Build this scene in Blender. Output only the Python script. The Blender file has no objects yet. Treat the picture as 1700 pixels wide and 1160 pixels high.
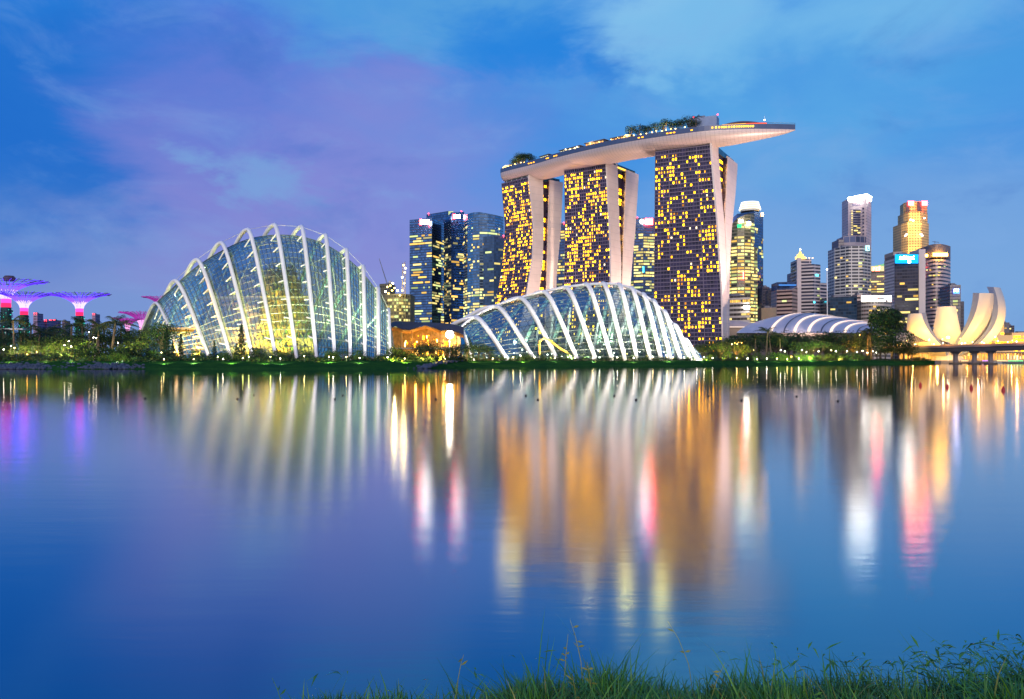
import bpy, math, random
from mathutils import Vector, Matrix
from math import sin, cos, pi, radians, sqrt
import numpy as np

random.seed(7)
scene = bpy.context.scene
COL = scene.collection

# ------------------------------------------------------------------ camera
F, HOR, CX, ZC = 1400.0, 598.0, 850.0, 2.6      # focal length in photo pixels, horizon row, centre column, eye height
cam_d = bpy.data.cameras.new("Camera")
cam_d.sensor_fit = 'HORIZONTAL'
cam_d.sensor_width = 36.0
cam_d.lens = 36.0 * F / 1700.0
cam_d.shift_y = (HOR - 580.0) / 1700.0
cam_d.clip_start = 0.1
cam_d.clip_end = 12000.0
cam = bpy.data.objects.new("Camera", cam_d)
cam.location = (0, 0, ZC)
cam.rotation_euler = (radians(90), 0, 0)
COL.objects.link(cam)
scene.camera = cam

# ------------------------------------------------------------------ render and exposure
scene.render.engine = 'CYCLES'
scene.cycles.use_denoising = True
scene.cycles.max_bounces = 8
scene.cycles.diffuse_bounces = 2
scene.cycles.glossy_bounces = 3
scene.cycles.transmission_bounces = 4
scene.cycles.transparent_max_bounces = 16
scene.cycles.sample_clamp_indirect = 8.0
scene.cycles.caustics_reflective = False
scene.cycles.caustics_refractive = False
scene.view_settings.view_transform = 'Standard'
scene.view_settings.look = 'None'
scene.view_settings.exposure = 0.0
scene.view_settings.gamma = 1.0


class NT:
    """Small helper round a node tree."""
    def __init__(self, tree):
        self.t = tree
        self.n = tree.nodes
        self.l = tree.links

    def new(self, kind, **kw):
        n = self.n.new(kind)
        for k, v in kw.items():
            setattr(n, k, v)
        return n

    def put(self, sock, v):
        if isinstance(v, bpy.types.NodeSocket):
            self.l.new(v, sock)
        elif v is not None:
            if sock.type == 'RGBA' and len(v) == 3:
                v = (v[0], v[1], v[2], 1.0)
            sock.default_value = v

    def m(self, op, a, b=None, c=None, clamp=False):
        n = self.new('ShaderNodeMath', operation=op, use_clamp=clamp)
        self.put(n.inputs[0], a)
        if b is not None: self.put(n.inputs[1], b)
        if c is not None: self.put(n.inputs[2], c)
        return n.outputs[0]

    def mix(self, fac, a, b, blend='MIX'):
        n = self.new('ShaderNodeMix', data_type='RGBA', blend_type=blend)
        self.put(n.inputs[0], fac); self.put(n.inputs[6], a); self.put(n.inputs[7], b)
        return n.outputs[2]

    def rng(self, v, a, b, c=0.0, d=1.0, smooth=False):
        n = self.new('ShaderNodeMapRange')
        n.interpolation_type = 'SMOOTHSTEP' if smooth else 'LINEAR'
        self.put(n.inputs[0], v)
        n.inputs[1].default_value = a; n.inputs[2].default_value = b
        n.inputs[3].default_value = c; n.inputs[4].default_value = d
        return n.outputs[0]

    def noise(self, vec, scale, detail=4.0, rough=0.55, dist=0.0):
        n = self.new('ShaderNodeTexNoise')
        if vec is not None: self.l.new(vec, n.inputs['Vector'])
        n.inputs['Scale'].default_value = scale
        n.inputs['Detail'].default_value = detail
        n.inputs['Roughness'].default_value = rough
        n.inputs['Distortion'].default_value = dist
        return n.outputs['Fac']


# ------------------------------------------------------------------ sky: dusk Nishita with clouds
SUN_EL, SUN_ROT = radians(14.0), radians(190.0)
world = bpy.data.worlds.new("World")
scene.world = world
world.use_nodes = True
w = NT(world.node_tree)
for nd in list(w.n): w.n.remove(nd)
tc = w.new('ShaderNodeTexCoord')
D = tc.outputs['Generated']
sep = w.new('ShaderNodeSeparateXYZ'); w.l.new(D, sep.inputs[0])
az = w.m('ARCTAN2', sep.outputs[0], sep.outputs[1])
el = w.m('ARCSINE', sep.outputs[2])
stretch = w.new('ShaderNodeMapping'); w.l.new(D, stretch.inputs[0])
stretch.inputs['Scale'].default_value = (1.0, 1.0, 2.2)
n_big = w.noise(stretch.outputs[0], 3.2, 6.0, 0.55, 0.6)
n_mid = w.noise(stretch.outputs[0], 8.0, 7.0, 0.6, 0.5)
n_w1 = w.noise(stretch.outputs[0], 4.5, 6.0, .6, .3); n_w2 = w.noise(stretch.outputs[0], 5.5, 6.0, .6, .3)
ramp = w.new('ShaderNodeValToRGB')
w.l.new(w.rng(el, -0.05, 1.2), ramp.inputs[0])
ramp.color_ramp.interpolation = 'EASE'
for i, (p, c) in enumerate([(0.0, (.27, .38, .70)), (0.10, (.20, .36, .74)), (0.22, (.065, .28, .76)),
                            (0.38, (.022, .235, .78)), (0.60, (.012, .18, .66)), (1.0, (.012, .13, .50))]):
    e = ramp.color_ramp.elements[i] if i < 2 else ramp.color_ramp.elements.new(p)
    e.position = p; e.color = (*c, 1)
col = ramp.outputs[0]


def ang(px, py):
    return math.atan2(px - CX, F), math.atan2(HOR - py, sqrt(F * F + (px - CX) ** 2))


def blob(col, px, py, rx, ry, c, strength, k=1.2, tilt=0.0, noise=None):
    a0, e0 = ang(px, py)
    da = w.m('SUBTRACT', az, a0); de = w.m('SUBTRACT', el, e0)
    da = w.m('ADD', da, w.m('MULTIPLY', w.m('SUBTRACT', n_w1, .5), .34)); de = w.m('ADD', de, w.m('MULTIPLY', w.m('SUBTRACT', n_w2, .5), .16))
    if tilt:
        de = w.m('ADD', de, w.m('MULTIPLY', da, tilt))
    d = w.m('ADD', w.m('POWER', w.m('ABSOLUTE', w.m('DIVIDE', da, rx / F)), 2.0),
            w.m('POWER', w.m('ABSOLUTE', w.m('DIVIDE', de, ry / F)), 2.0))
    d = w.m('ADD', d, w.m('MULTIPLY', w.m('SUBTRACT', noise or n_big, 0.5), k))
    mask = w.rng(d, 1.55, -.25, 0.0, strength, smooth=True)
    return w.mix(mask, col, c)


CLOUDS = [
    (20, 250, 360, 300, (.002, .135, .60), .95, 1.2, 0),        # deep blue gap to the left
    (330, 480, 640, 110, (.30, .30, .65), .72, 1.5, 0),         # violet haze low down
    (500, 330, 280, 240, (.32, .235, .66), .88, 1.9, 0),         # violet cloud bank
    (400, 110, 230, 170, (.15, .19, .68), .65, 1.9, 0),
    (720, 260, 280, 170, (.29, .25, .69), .75, 1.8, 0),
    (990, 170, 220, 110, (.095, .255, .73), .65, 2.4, 0),
    (1400, 130, 420, 170, (.13, .40, .80), .85, 3.0, 0),         # thin pale veil to the right
    (1400, 440, 500, 190, (.26, .39, .74), .72, 1.5, 0),
    (700, 10, 300, 90, (.14, .38, .74), .85, 3.2, 0),
    (900, 70, 190, 62, (.010, .22, .74), .95, 3.0, 0),          # bright blue gap
    (1130, 20, 180, 80, (.33, .56, .86), .95, 4.5, 0),          # white cloud
    (1350, 30, 300, 80, (.24, .50, .84), .85, 4.2, 0),
    (1660, 100, 120, 60, (.05, .30, .75), .5, 3.0, 0),
]
for b in CLOUDS:
    col = blob(col, b[0], b[1], b[2], b[3], b[4], b[5], b[6], b[7])
col = blob(col, 425, 295, 80, 44, (.24, .40, .74), .65, 3.6, 0.12, n_mid)
# fine cloud structure
col = w.mix(1.0, col, (.76, 1.0, 1.0), 'MULTIPLY')
col = w.mix(w.rng(n_mid, .48, .78, 0.0, .34, True), col, (.22, .42, .80))
col = w.mix(w.rng(n_w1, .48, .28, 0.0, .38, True), col, (.03, .16, .58))
sky = w.new('ShaderNodeTexSky', sky_type='NISHITA')
sky.sun_disc = False
sky.sun_elevation = SUN_EL
sky.sun_rotation = SUN_ROT
sky.altitude = 0
SKY_K = 0.10
# unseen sky behind the camera, brightened as added fill for the city fronts
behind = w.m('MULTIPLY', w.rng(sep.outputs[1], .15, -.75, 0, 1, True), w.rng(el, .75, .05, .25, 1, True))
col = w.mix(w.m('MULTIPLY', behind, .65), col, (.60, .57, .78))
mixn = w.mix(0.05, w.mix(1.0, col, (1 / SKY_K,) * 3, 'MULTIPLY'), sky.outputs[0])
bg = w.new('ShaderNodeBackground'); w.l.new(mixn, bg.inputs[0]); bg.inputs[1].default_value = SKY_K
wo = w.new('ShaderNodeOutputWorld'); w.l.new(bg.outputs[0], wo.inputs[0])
world.cycles.sampling_method = 'MANUAL'
world.cycles.sample_map_resolution = 512

# one weak, broad sun, set behind the camera to light the city fronts
sd = bpy.data.lights.new("Sun", 'SUN')
sd.energy = 2.0; sd.angle = radians(30); sd.color = (1.0, .84, .76)
so = bpy.data.objects.new("Sun", sd); COL.objects.link(so)
so.rotation_euler = (radians(90 - 14), 0, radians(-10))

# ------------------------------------------------------------------ geometry helpers
def PX(px, Y): return (px - CX) / F * Y
def PZ(py, Y): return ZC + (HOR - py) / F * Y
def P(px, py, Y): return Vector((PX(px, Y), Y, PZ(py, Y)))
def topx(x, y): return CX + F * x / y


class MB:
    """Collects shapes, then links them as one mesh object."""
    def __init__(self):
        self.v = []; self.f = []; self.mi = []; self.uv = []; self.mats = []; self.cur = 0

    def mat(self, m):
        if m not in self.mats: self.mats.append(m)
        self.cur = self.mats.index(m)
        return self

    def face(self, pts, uvs=None):
        b = len(self.v)
        self.v.extend(tuple(p) for p in pts)
        self.f.append(tuple(range(b, b + len(pts))))
        self.mi.append(self.cur)
        self.uv.append(uvs or [(0, 0)] * len(pts))

    def grid(self, rows, closed=False, uvs=None):
        """Rows of equally many points, joined into quads."""
        b = len(self.v); nr, nc = len(rows), len(rows[0])
        for r in rows: self.v.extend(tuple(p) for p in r)
        for i in range(nr - 1):
            for j in range(nc if closed else nc - 1):
                k = (j + 1) % nc
                self.f.append((b + i * nc + j, b + i * nc + k, b + (i + 1) * nc + k, b + (i + 1) * nc + j))
                self.mi.append(self.cur)
                if uvs: self.uv.append([uvs[i][j], uvs[i][k], uvs[i + 1][k], uvs[i + 1][j]])
                else: self.uv.append([(0, 0)] * 4)
        return b

    def poly(self, idx):
        idx = list(idx)
        self.f.append(tuple(idx)); self.mi.append(self.cur); self.uv.append([(0, 0)] * len(idx))

    def box(self, c, s, rz=0.0, R=None):
        c = Vector(c); R = R or Matrix.Rotation(rz, 3, 'Z')
        hx, hy, hz = s[0] / 2, s[1] / 2, s[2] / 2
        q = [c + R @ Vector((x, y, z)) for x, y, z in
             ((-hx, -hy, -hz), (hx, -hy, -hz), (hx, hy, -hz), (-hx, hy, -hz),
              (-hx, -hy, hz), (hx, -hy, hz), (hx, hy, hz), (-hx, hy, hz))]
        b = len(self.v); self.v.extend(tuple(p) for p in q)
        for f in ((0, 3, 2, 1), (4, 5, 6, 7), (0, 1, 5, 4), (1, 2, 6, 5), (2, 3, 7, 6), (3, 0, 4, 7)):
            self.poly([b + i for i in f])

    def prism(self, foot, z0, z1, top=None, uv0=0.0):
        """Vertical walls over a footprint (counter-clockwise), with roof; wall UVs in metres. z1 may be a list."""
        n = len(foot); b = len(self.v)
        zt = z1 if isinstance(z1, (list, tuple)) else [z1] * n
        t = top or foot
        self.v.extend((p[0], p[1], z0) for p in foot)
        self.v.extend((p[0], p[1], z) for p, z in zip(t, zt))
        u = uv0
        for i in range(n):
            j = (i + 1) % n
            d = sqrt((foot[i][0] - foot[j][0]) ** 2 + (foot[i][1] - foot[j][1]) ** 2)
            self.f.append((b + i, b + j, b + n + j, b + n + i)); self.mi.append(self.cur)
            self.uv.append([(u, z0), (u + d, z0), (u + d, zt[j]), (u, zt[i])])
            u += d
        self.poly(range(b + n, b + 2 * n)); self.poly(reversed(range(b, b + n)))

    def bar(self, a, c, r, n=4, r2=None):
        self.tube([a, c], [r, r if r2 is None else r2], n)

    def tube(self, pts, r, n=6, caps=True):
        pts = [Vector(p) for p in pts]
        if not isinstance(r, (list, tuple)): r = [r] * len(pts)
        t0 = (pts[1] - pts[0]).normalized()
        ref = Vector((0, 0, 1)) if abs(t0.z) < .9 else Vector((1, 0, 0))
        nrm = t0.cross(ref).normalized(); rows = []
        for i, p in enumerate(pts):
            t = (pts[min(i + 1, len(pts) - 1)] - pts[max(i - 1, 0)])
            if t.length < 1e-9: t = t0
            t.normalize()
            nrm = (nrm - t * nrm.dot(t))
            if nrm.length < 1e-6: nrm = t.orthogonal()
            nrm.normalize(); bi = t.cross(nrm)
            rows.append([p + (nrm * cos(2 * pi * k / n) + bi * sin(2 * pi * k / n)) * r[i] for k in range(n)])
        b = self.grid(rows, closed=True)
        if caps:
            self.poly(reversed(range(b, b + n)))
            e = b + (len(pts) - 1) * n
            self.poly(range(e, e + n))

    def lathe(self, prof, c=(0, 0, 0), n=12, caps=True):
        rows = [[(c[0] + r * cos(2 * pi * k / n), c[1] + r * sin(2 * pi * k / n), c[2] + z) for k in range(n)] for r, z in prof]
        b = self.grid(rows, closed=True)
        if caps:
            self.poly(reversed(range(b, b + n))); e = b + (len(prof) - 1) * n; self.poly(range(e, e + n))

    def mesh(self, name, m=None, smooth=False):
        me = bpy.data.meshes.new(name)
        me.from_pydata(self.v, [], self.f)
        for x in (self.mats if self.mats else [m]): me.materials.append(x)
        if self.mats: me.polygons.foreach_set('material_index', self.mi)
        if any(q != (0, 0) for fu in self.uv for q in fu):
            lay = me.uv_layers.new(name="UVMap")
            lay.data.foreach_set('uv', [x for fu in self.uv for q in fu for x in q])
        if smooth: me.polygons.foreach_set('use_smooth', [True] * len(self.f))
        me.update()
        return me

    def build(self, name, m=None, parent=None, smooth=False):
        o = bpy.data.objects.new(name, self.mesh(name, m, smooth))
        COL.objects.link(o)
        if parent is not None: o.parent = parent
        return o


def tag(o, label, cat, group=None, kind=None):
    if label: o['label'] = label
    if cat: o['category'] = cat
    if group: o['group'] = group
    if kind: o['kind'] = kind
    return o


def thing(name, label, cat, group=None):
    """An Empty (kept at the world origin of its parts) that parents the parts of one thing."""
    o = bpy.data.objects.new(name, None)
    COL.objects.link(o)
    return tag(o, label, cat, group)


def settle(root):
    """Move a thing's Empty to the base of its parts without moving the parts."""
    lo = Vector((1e9,) * 3); hi = -lo
    for c in root.children:
        if c.type != 'MESH' or not c.data.vertices: continue
        a = np.empty(len(c.data.vertices) * 3); c.data.vertices.foreach_get('co', a); a = a.reshape(-1, 3)
        for i in range(3):
            lo[i] = min(lo[i], a[:, i].min()); hi[i] = max(hi[i], a[:, i].max())
    b = Vector(((lo.x + hi.x) / 2, (lo.y + hi.y) / 2, lo.z))
    root.location = b
    for c in root.children:
        c.location = c.location - b
    return root


def copy_tree(o, parent=None):
    c = o.copy(); COL.objects.link(c)
    if parent is not None: c.parent = parent
    for ch in list(o.children): copy_tree(ch, c)
    return c


def crm(a, t):
    """Catmull-Rom through the list a at t in 0..len-1."""
    n = len(a); i = min(max(int(math.floor(t)), 0), n - 2); u = t - i
    p1, p2 = a[i], a[i + 1]
    p0 = a[i - 1] if i > 0 else p1 * 2 - p2
    p3 = a[i + 2] if i + 2 < n else p2 * 2 - p1
    return ((p1 * 2) + (p2 - p0) * u + (p0 * 2 - p1 * 5 + p2 * 4 - p3) * (u * u) + (p1 * 3 - p0 - p2 * 3 + p3) * (u ** 3)) * 0.5


def interp(x, tab):
    if x <= tab[0][0]: return tab[0][1]
    for (a, b), (c, d) in zip(tab, tab[1:]):
        if x <= c: return b + (d - b) * (x - a) / (c - a)
    return tab[-1][1]


def lamp(kind, name, loc, energy, color, size=0.5, aim=None, spot=60, blend=.6, parent=None):
    d = bpy.data.lights.new(name, kind)
    d.energy = energy; d.color = color
    if kind == 'SPOT':
        d.spot_size = radians(spot); d.spot_blend = blend; d.shadow_soft_size = size
    elif kind == 'POINT':
        d.shadow_soft_size = size
    o = bpy.data.objects.new(name, d); COL.objects.link(o)
    o.location = loc
    if aim is not None:
        o.rotation_euler = (Vector(aim) - Vector(loc)).to_track_quat('-Z', 'Y').to_euler()
    if parent is not None: o.parent = parent
    return o


def uplight(name, loc, energy, color, size=.6, aim=None, cone=140, parent=None):
    """A garden floodlight standing low and shining upwards."""
    loc = Vector(loc)
    return lamp('SPOT', name, loc, energy, color, size, Vector(aim) if aim is not None else loc + Vector((0, .15, 1)), cone, .5, parent)


# ------------------------------------------------------------------ materials
def principled(name, color, rough=.6, metal=0.0, var=0.0, vscale=.3, spec=.5, coord='Object'):
    m = bpy.data.materials.new(name); m.use_nodes = True
    t = NT(m.node_tree); b = t.n['Principled BSDF']
    b.inputs['Base Color'].default_value = (*color, 1)
    b.inputs['Roughness'].default_value = rough
    b.inputs['Metallic'].default_value = metal
    b.inputs['Specular IOR Level'].default_value = spec
    if var:
        c = t.new('ShaderNodeTexCoord')
        nz = t.noise(c.outputs[coord], vscale, 5.0, .6)
        f = t.rng(nz, .25, .75, 1 - var, 1 + var)
        mx = t.mix(1.0, color, f, 'MULTIPLY')
        t.l.new(mx, b.inputs['Base Color'])
    return m


def emit(name, color, strength, var=0.0, sampling='NONE'):
    m = bpy.data.materials.new(name); m.use_nodes = True
    t = NT(m.node_tree)
    for nd in list(t.n): t.n.remove(nd)
    e = t.new('ShaderNodeEmission'); e.inputs[0].default_value = (*color, 1)
    if var:
        oi = t.new('ShaderNodeObjectInfo')
        s = t.rng(oi.outputs['Random'], 0, 1, strength * (1 - var), strength * (1 + var))
        t.l.new(s, e.inputs[1])
    else:
        e.inputs[1].default_value = strength
    o = t.new('ShaderNodeOutputMaterial'); t.l.new(e.outputs[0], o.inputs[0])
    m.cycles.emission_sampling = sampling
    return m


def facade(name, glass, span, fh=3.8, bw=3.0, fs=.35, fm=.08, grough=.18, srough=.55, gmetal=.0, gvar=.6):
    """Curtain wall: floor bands and bays from wall UVs in metres."""
    m = bpy.data.materials.new(name); m.use_nodes = True
    t = NT(m.node_tree); b = t.n['Principled BSDF']
    uv = t.new('ShaderNodeUVMap'); s = t.new('ShaderNodeSeparateXYZ'); t.l.new(uv.outputs[0], s.inputs[0])
    v = t.m('DIVIDE', s.outputs[1], fh); u = t.m('DIVIDE', s.outputs[0], bw)
    fv = t.m('FRACT', v); fu = t.m('FRACT', u)
    isspan = t.m('LESS_THAN', fv, fs)
    ismul = t.m('LESS_THAN', fu, fm)
    sp = t.m('MAXIMUM', isspan, ismul)
    cb = t.new('ShaderNodeCombineXYZ')
    t.l.new(t.m('FLOOR', u), cb.inputs[0]); t.l.new(t.m('FLOOR', v), cb.inputs[1])
    wn = t.new('ShaderNodeTexWhiteNoise', noise_dimensions='2D'); t.l.new(cb.outputs[0], wn.inputs['Vector'])
    g = t.mix(1.0, glass, t.rng(wn.outputs['Value'], 0, 1, 1 - gvar, 1 + gvar), 'MULTIPLY')
    tcn = t.new('ShaderNodeTexCoord')
    weather = t.rng(t.noise(tcn.outputs['Object'], .05, 5.0, .6), .3, .7, .82, 1.12)
    sc_ = t.mix(1.0, span, weather, 'MULTIPLY')
    t.l.new(t.mix(sp, g, sc_), b.inputs['Base Color'])
    t.l.new(t.rng(sp, 0, 1, grough, srough), b.inputs['Roughness'])
    t.l.new(t.rng(sp, 0, 1, gmetal, 0.0), b.inputs['Metallic'])
    return m
# ------------------------------------------------------------------ setting: water
def structure(o):
    o['kind'] = 'structure'; return o


def water_mat():
    m = bpy.data.materials.new('bay_water'); m.use_nodes = True
    t = NT(m.node_tree)
    for nd in list(t.n): t.n.remove(nd)
    c = t.new('ShaderNodeTexCoord')
    s = t.new('ShaderNodeSeparateXYZ'); t.l.new(c.outputs['Object'], s.inputs[0])
    # wind-ruffled open water, calmer in the lee of the far bank
    lee = t.rng(s.outputs[1], 12, 100, 0, 1, True)
    mpp = t.new('ShaderNodeMapping'); t.l.new(c.outputs['Object'], mpp.inputs[0]); mpp.inputs['Scale'].default_value = (.35, 1.5, 1)
    pat = t.noise(mpp.outputs[0], .035, 5.0, .6, .4)
    rough = t.m('MULTIPLY_ADD', t.m('SUBTRACT', pat, .5), .09, t.rng(lee, 0, 1, .140, .062))
    mp = t.new('ShaderNodeMapping'); t.l.new(c.outputs['Object'], mp.inputs[0]); mp.inputs['Scale'].default_value = (.35, 1.6, 1)
    rip = t.noise(mp.outputs[0], .9, 3.0, .6)
    bp = t.new('ShaderNodeBump'); bp.inputs['Strength'].default_value = .07; bp.inputs['Distance'].default_value = .06
    t.l.new(rip, bp.inputs['Height'])
    gl = t.new('ShaderNodeBsdfGlossy'); gl.distribution = 'BECKMANN'
    lw = t.new('ShaderNodeLayerWeight'); lw.inputs['Blend'].default_value = .5
    t.l.new(t.mix(t.rng(lw.outputs['Facing'], .62, .93, 0, 1, True), (.40, .74, .90), (.97, .93, .90)), gl.inputs['Color'])
    t.l.new(rough, gl.inputs['Roughness']); t.l.new(bp.outputs[0], gl.inputs['Normal'])
    df = t.new('ShaderNodeBsdfDiffuse'); df.inputs['Color'].default_value = (.0, .056, .115, 1)
    fac = t.rng(lw.outputs['Facing'], .58, .97, .28, .97)
    mx = t.new('ShaderNodeMixShader'); t.l.new(fac, mx.inputs[0]); t.l.new(df.outputs[0], mx.inputs[1]); t.l.new(gl.outputs[0], mx.inputs[2])
    o = t.new('ShaderNodeOutputMaterial'); t.l.new(mx.outputs[0], o.inputs[0])
    return m


wb = MB()
wb.face([(-1500, -60, 0), (1900, -60, 0), (1900, 2600, 0), (-1500, 2600, 0)])
structure(wb.build('water', water_mat()))

# ------------------------------------------------------------------ far bank: shoreline (photo column, distance)
SHORE = [(-420, 240), (0, 243), (330, 245), (600, 247), (690, 255), (715, 262), (735, 300), (790, 345), (960, 364), (1150, 375),
         (1190, 420), (1260, 500), (1400, 540), (1480, 556), (1510, 566), (1535, 590), (1552, 640), (1562, 735), (1700, 735), (2300, 735)]
GZ = 2.4


def shore_y(px): return interp(px, SHORE)


def shore_pt(px, back=0.0, z=0.0):
    y = shore_y(px) + back
    return (PX(px, y), y, z)


grass_far = bpy.data.materials.new('lawn_grass'); grass_far.use_nodes = True
t = NT(grass_far.node_tree); b = t.n['Principled BSDF']
c = t.new('ShaderNodeTexCoord')
n1 = t.noise(c.outputs['Object'], .12, 6, .65); n2 = t.noise(c.outputs['Object'], 1.6, 4, .7)
cc = t.mix(t.rng(n1, .35, .65), (.014, .070, .018), (.035, .115, .020))
cc = t.mix(t.rng(n2, .3, .7, 0, .55), cc, (.010, .035, .014))
t.l.new(cc, b.inputs['Base Color']); b.inputs['Roughness'].default_value = .9; b.inputs['Specular IOR Level'].default_value = 0

pxs = [-420, -200] + list(range(0, 1500, 15)) + [1500, 1510, 1522, 1535, 1545, 1552]
lawn = MB(); rows = []
prof = [(-.6, -.3), (.4, .12), (2.0, .45), (5, .85), (9, 1.45), (13, 1.95), (18, 2.3), (23, GZ), (40, GZ)]
for bk, z in prof:
    row = []
    for i, px in enumerate(pxs):
        j = .35 * sin(px * .11) + .25 * sin(px * .037 + 1) + .2 * sin(px * .31)
        y = shore_y(px) + bk + (j * 3 if bk < 6 else j)
        row.append((PX(px, y), y, z * (1 + .12 * sin(px * .023) + .06 * sin(px * .13)) if bk < 20 else z))
    rows.append(row)
lawn.grid(rows)
structure(lawn.build('lawn', grass_far, smooth=True))

ground_m = principled('park_ground', (.035, .045, .022), .95, var=.4, vscale=.05, spec=0)
g = MB(); front = [shore_pt(px, 38, GZ) for px in pxs]
back = [(p[0] * 6.0, 4200, GZ) for p in front]
for i in range(len(front) - 1):
    g.face([front[i], front[i + 1], back[i + 1], back[i]])
fr = [shore_pt(px, 4, GZ) for px in (1562, 1640, 1700, 1900, 2300)]
g.face([front[-1], fr[0], (fr[0][0] * 5, 4200, GZ), back[-1]])
for a, c2 in zip(fr, fr[1:]):
    g.face([a, c2, (c2[0] * 5, 4200, GZ), (a[0] * 5, 4200, GZ)])
structure(g.build('ground', ground_m))
# stone quay edge along the inner bay
q = MB(); qm = principled('quay_stone', (.22, .19, .16), .8, var=.3, vscale=.4)
for px0, px1 in ((1562, 1640), (1640, 1720), (1720, 1900), (1900, 2300)):
    a = Vector(shore_pt(px0, 1.5)); c2 = Vector(shore_pt(px1, 1.5))
    q.grid([[(a.x, a.y, -.3), (c2.x, c2.y, -.3)], [(a.x, a.y, GZ + .1), (c2.x, c2.y, GZ + .1)], [(a.x, a.y + 3.4, GZ + .1), (c2.x, c2.y + 3.4, GZ + .1)]])
a = shore_pt(1552, 4, 0); c2 = shore_pt(1562, 1.5, 0)
q.grid([[(a[0], a[1], -.3), (c2[0], c2[1], -.3)], [(a[0], a[1], GZ + .1), (c2[0], c2[1], GZ + .1)], [(a[0] - 2, a[1] + 30, GZ + .1), (c2[0] - 2, c2[1] + 3, GZ + .1)]])
structure(q.build('quay_pavement', qm))

# ------------------------------------------------------------------ revetment rocks on the far bank (a rubble nobody could count)
rock_m = principled('rubble_rock', (.045, .062, .095), .8, var=.5, vscale=.6)
rk = MB(); R = random.Random(3)


def rock(x, y, z, s):
    ph = R.random() * 6
    rows = []
    for zz, rr in ((-.5, .55), (-.1, 1), (.35, .85), (.62, .35)):
        rows.append([(x + s * rr * (1 + .3 * sin(3 * k + ph + zz * 4)) * cos(k * pi / 3 + ph), y + s * rr * (1 + .25 * cos(2 * k + ph)) * sin(k * pi / 3 + ph), z + s * zz * 1.1) for k in range(6)])
    bb = rk.grid(rows, closed=True); rk.poly(range(bb + 18, bb + 24))


for _ in range(900):
    z0 = R.choice([(-60, 80, 1), (-60, 80, 1), (150, 215, 1), (688, 745, 2)])
    px = R.gauss((z0[0] + z0[1]) / 2, (z0[1] - z0[0]) * .36)
    bk = abs(R.gauss(0, 4.5)) + .3
    if z0[2] == 2:
        bk = R.gauss((px - 695) * .28, 2.2)
        if bk < 0: continue
    x, y, _z = shore_pt(px, bk)
    rock(x, y, interp(bk, prof) + .1, R.uniform(.25, .62))
tag(rk.build('rubble', rock_m), 'heap of blue grey armour rocks along the far waterline', 'rocks', kind='stuff')

# ------------------------------------------------------------------ near bank with long grass
def crest(x):
    """Height of the near bank along its lip."""
    return interp(x, [(-6, .5), (-2.4, .60), (-1.6, .745), (-.8, .815), (0, .865), (1.0, .885), (1.6, .86), (2.1, .89), (3.2, .91), (8, .91)]) + .03 * sin(x * 5) + .02 * sin(x * 11 + 1)


nb = MB(); rows = []
xs = [-14 + .25 * i for i in range(113)]
for y, k in ((-40, 1.05), (2.0, 1.02), (3.2, 1.0), (4.0, .97), (4.5, .82), (4.9, .5), (5.2, .1), (5.6, -.4)):
    rows.append([(x, y + .08 * sin(x * 4 + y), crest(x) * k if k > 0 else k + .02 * sin(x * 3)) for x in xs])
nb.grid(rows)
soil = principled('bank_soil', (.02, .028, .012), .95, var=.5, vscale=3)
structure(nb.build('bank', soil, smooth=True))

blade_m = []
for i, (c3, rr) in enumerate([((.055, .20, .020), .5), ((.10, .27, .025), .5), ((.034, .13, .024), .55), ((.20, .22, .035), .6)]):
    m = principled('grass_blade_%s' % ('deep', 'fresh', 'dark', 'dry')[i], c3, rr, var=.35, vscale=2.0)
    blade_m.append(m)


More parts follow.
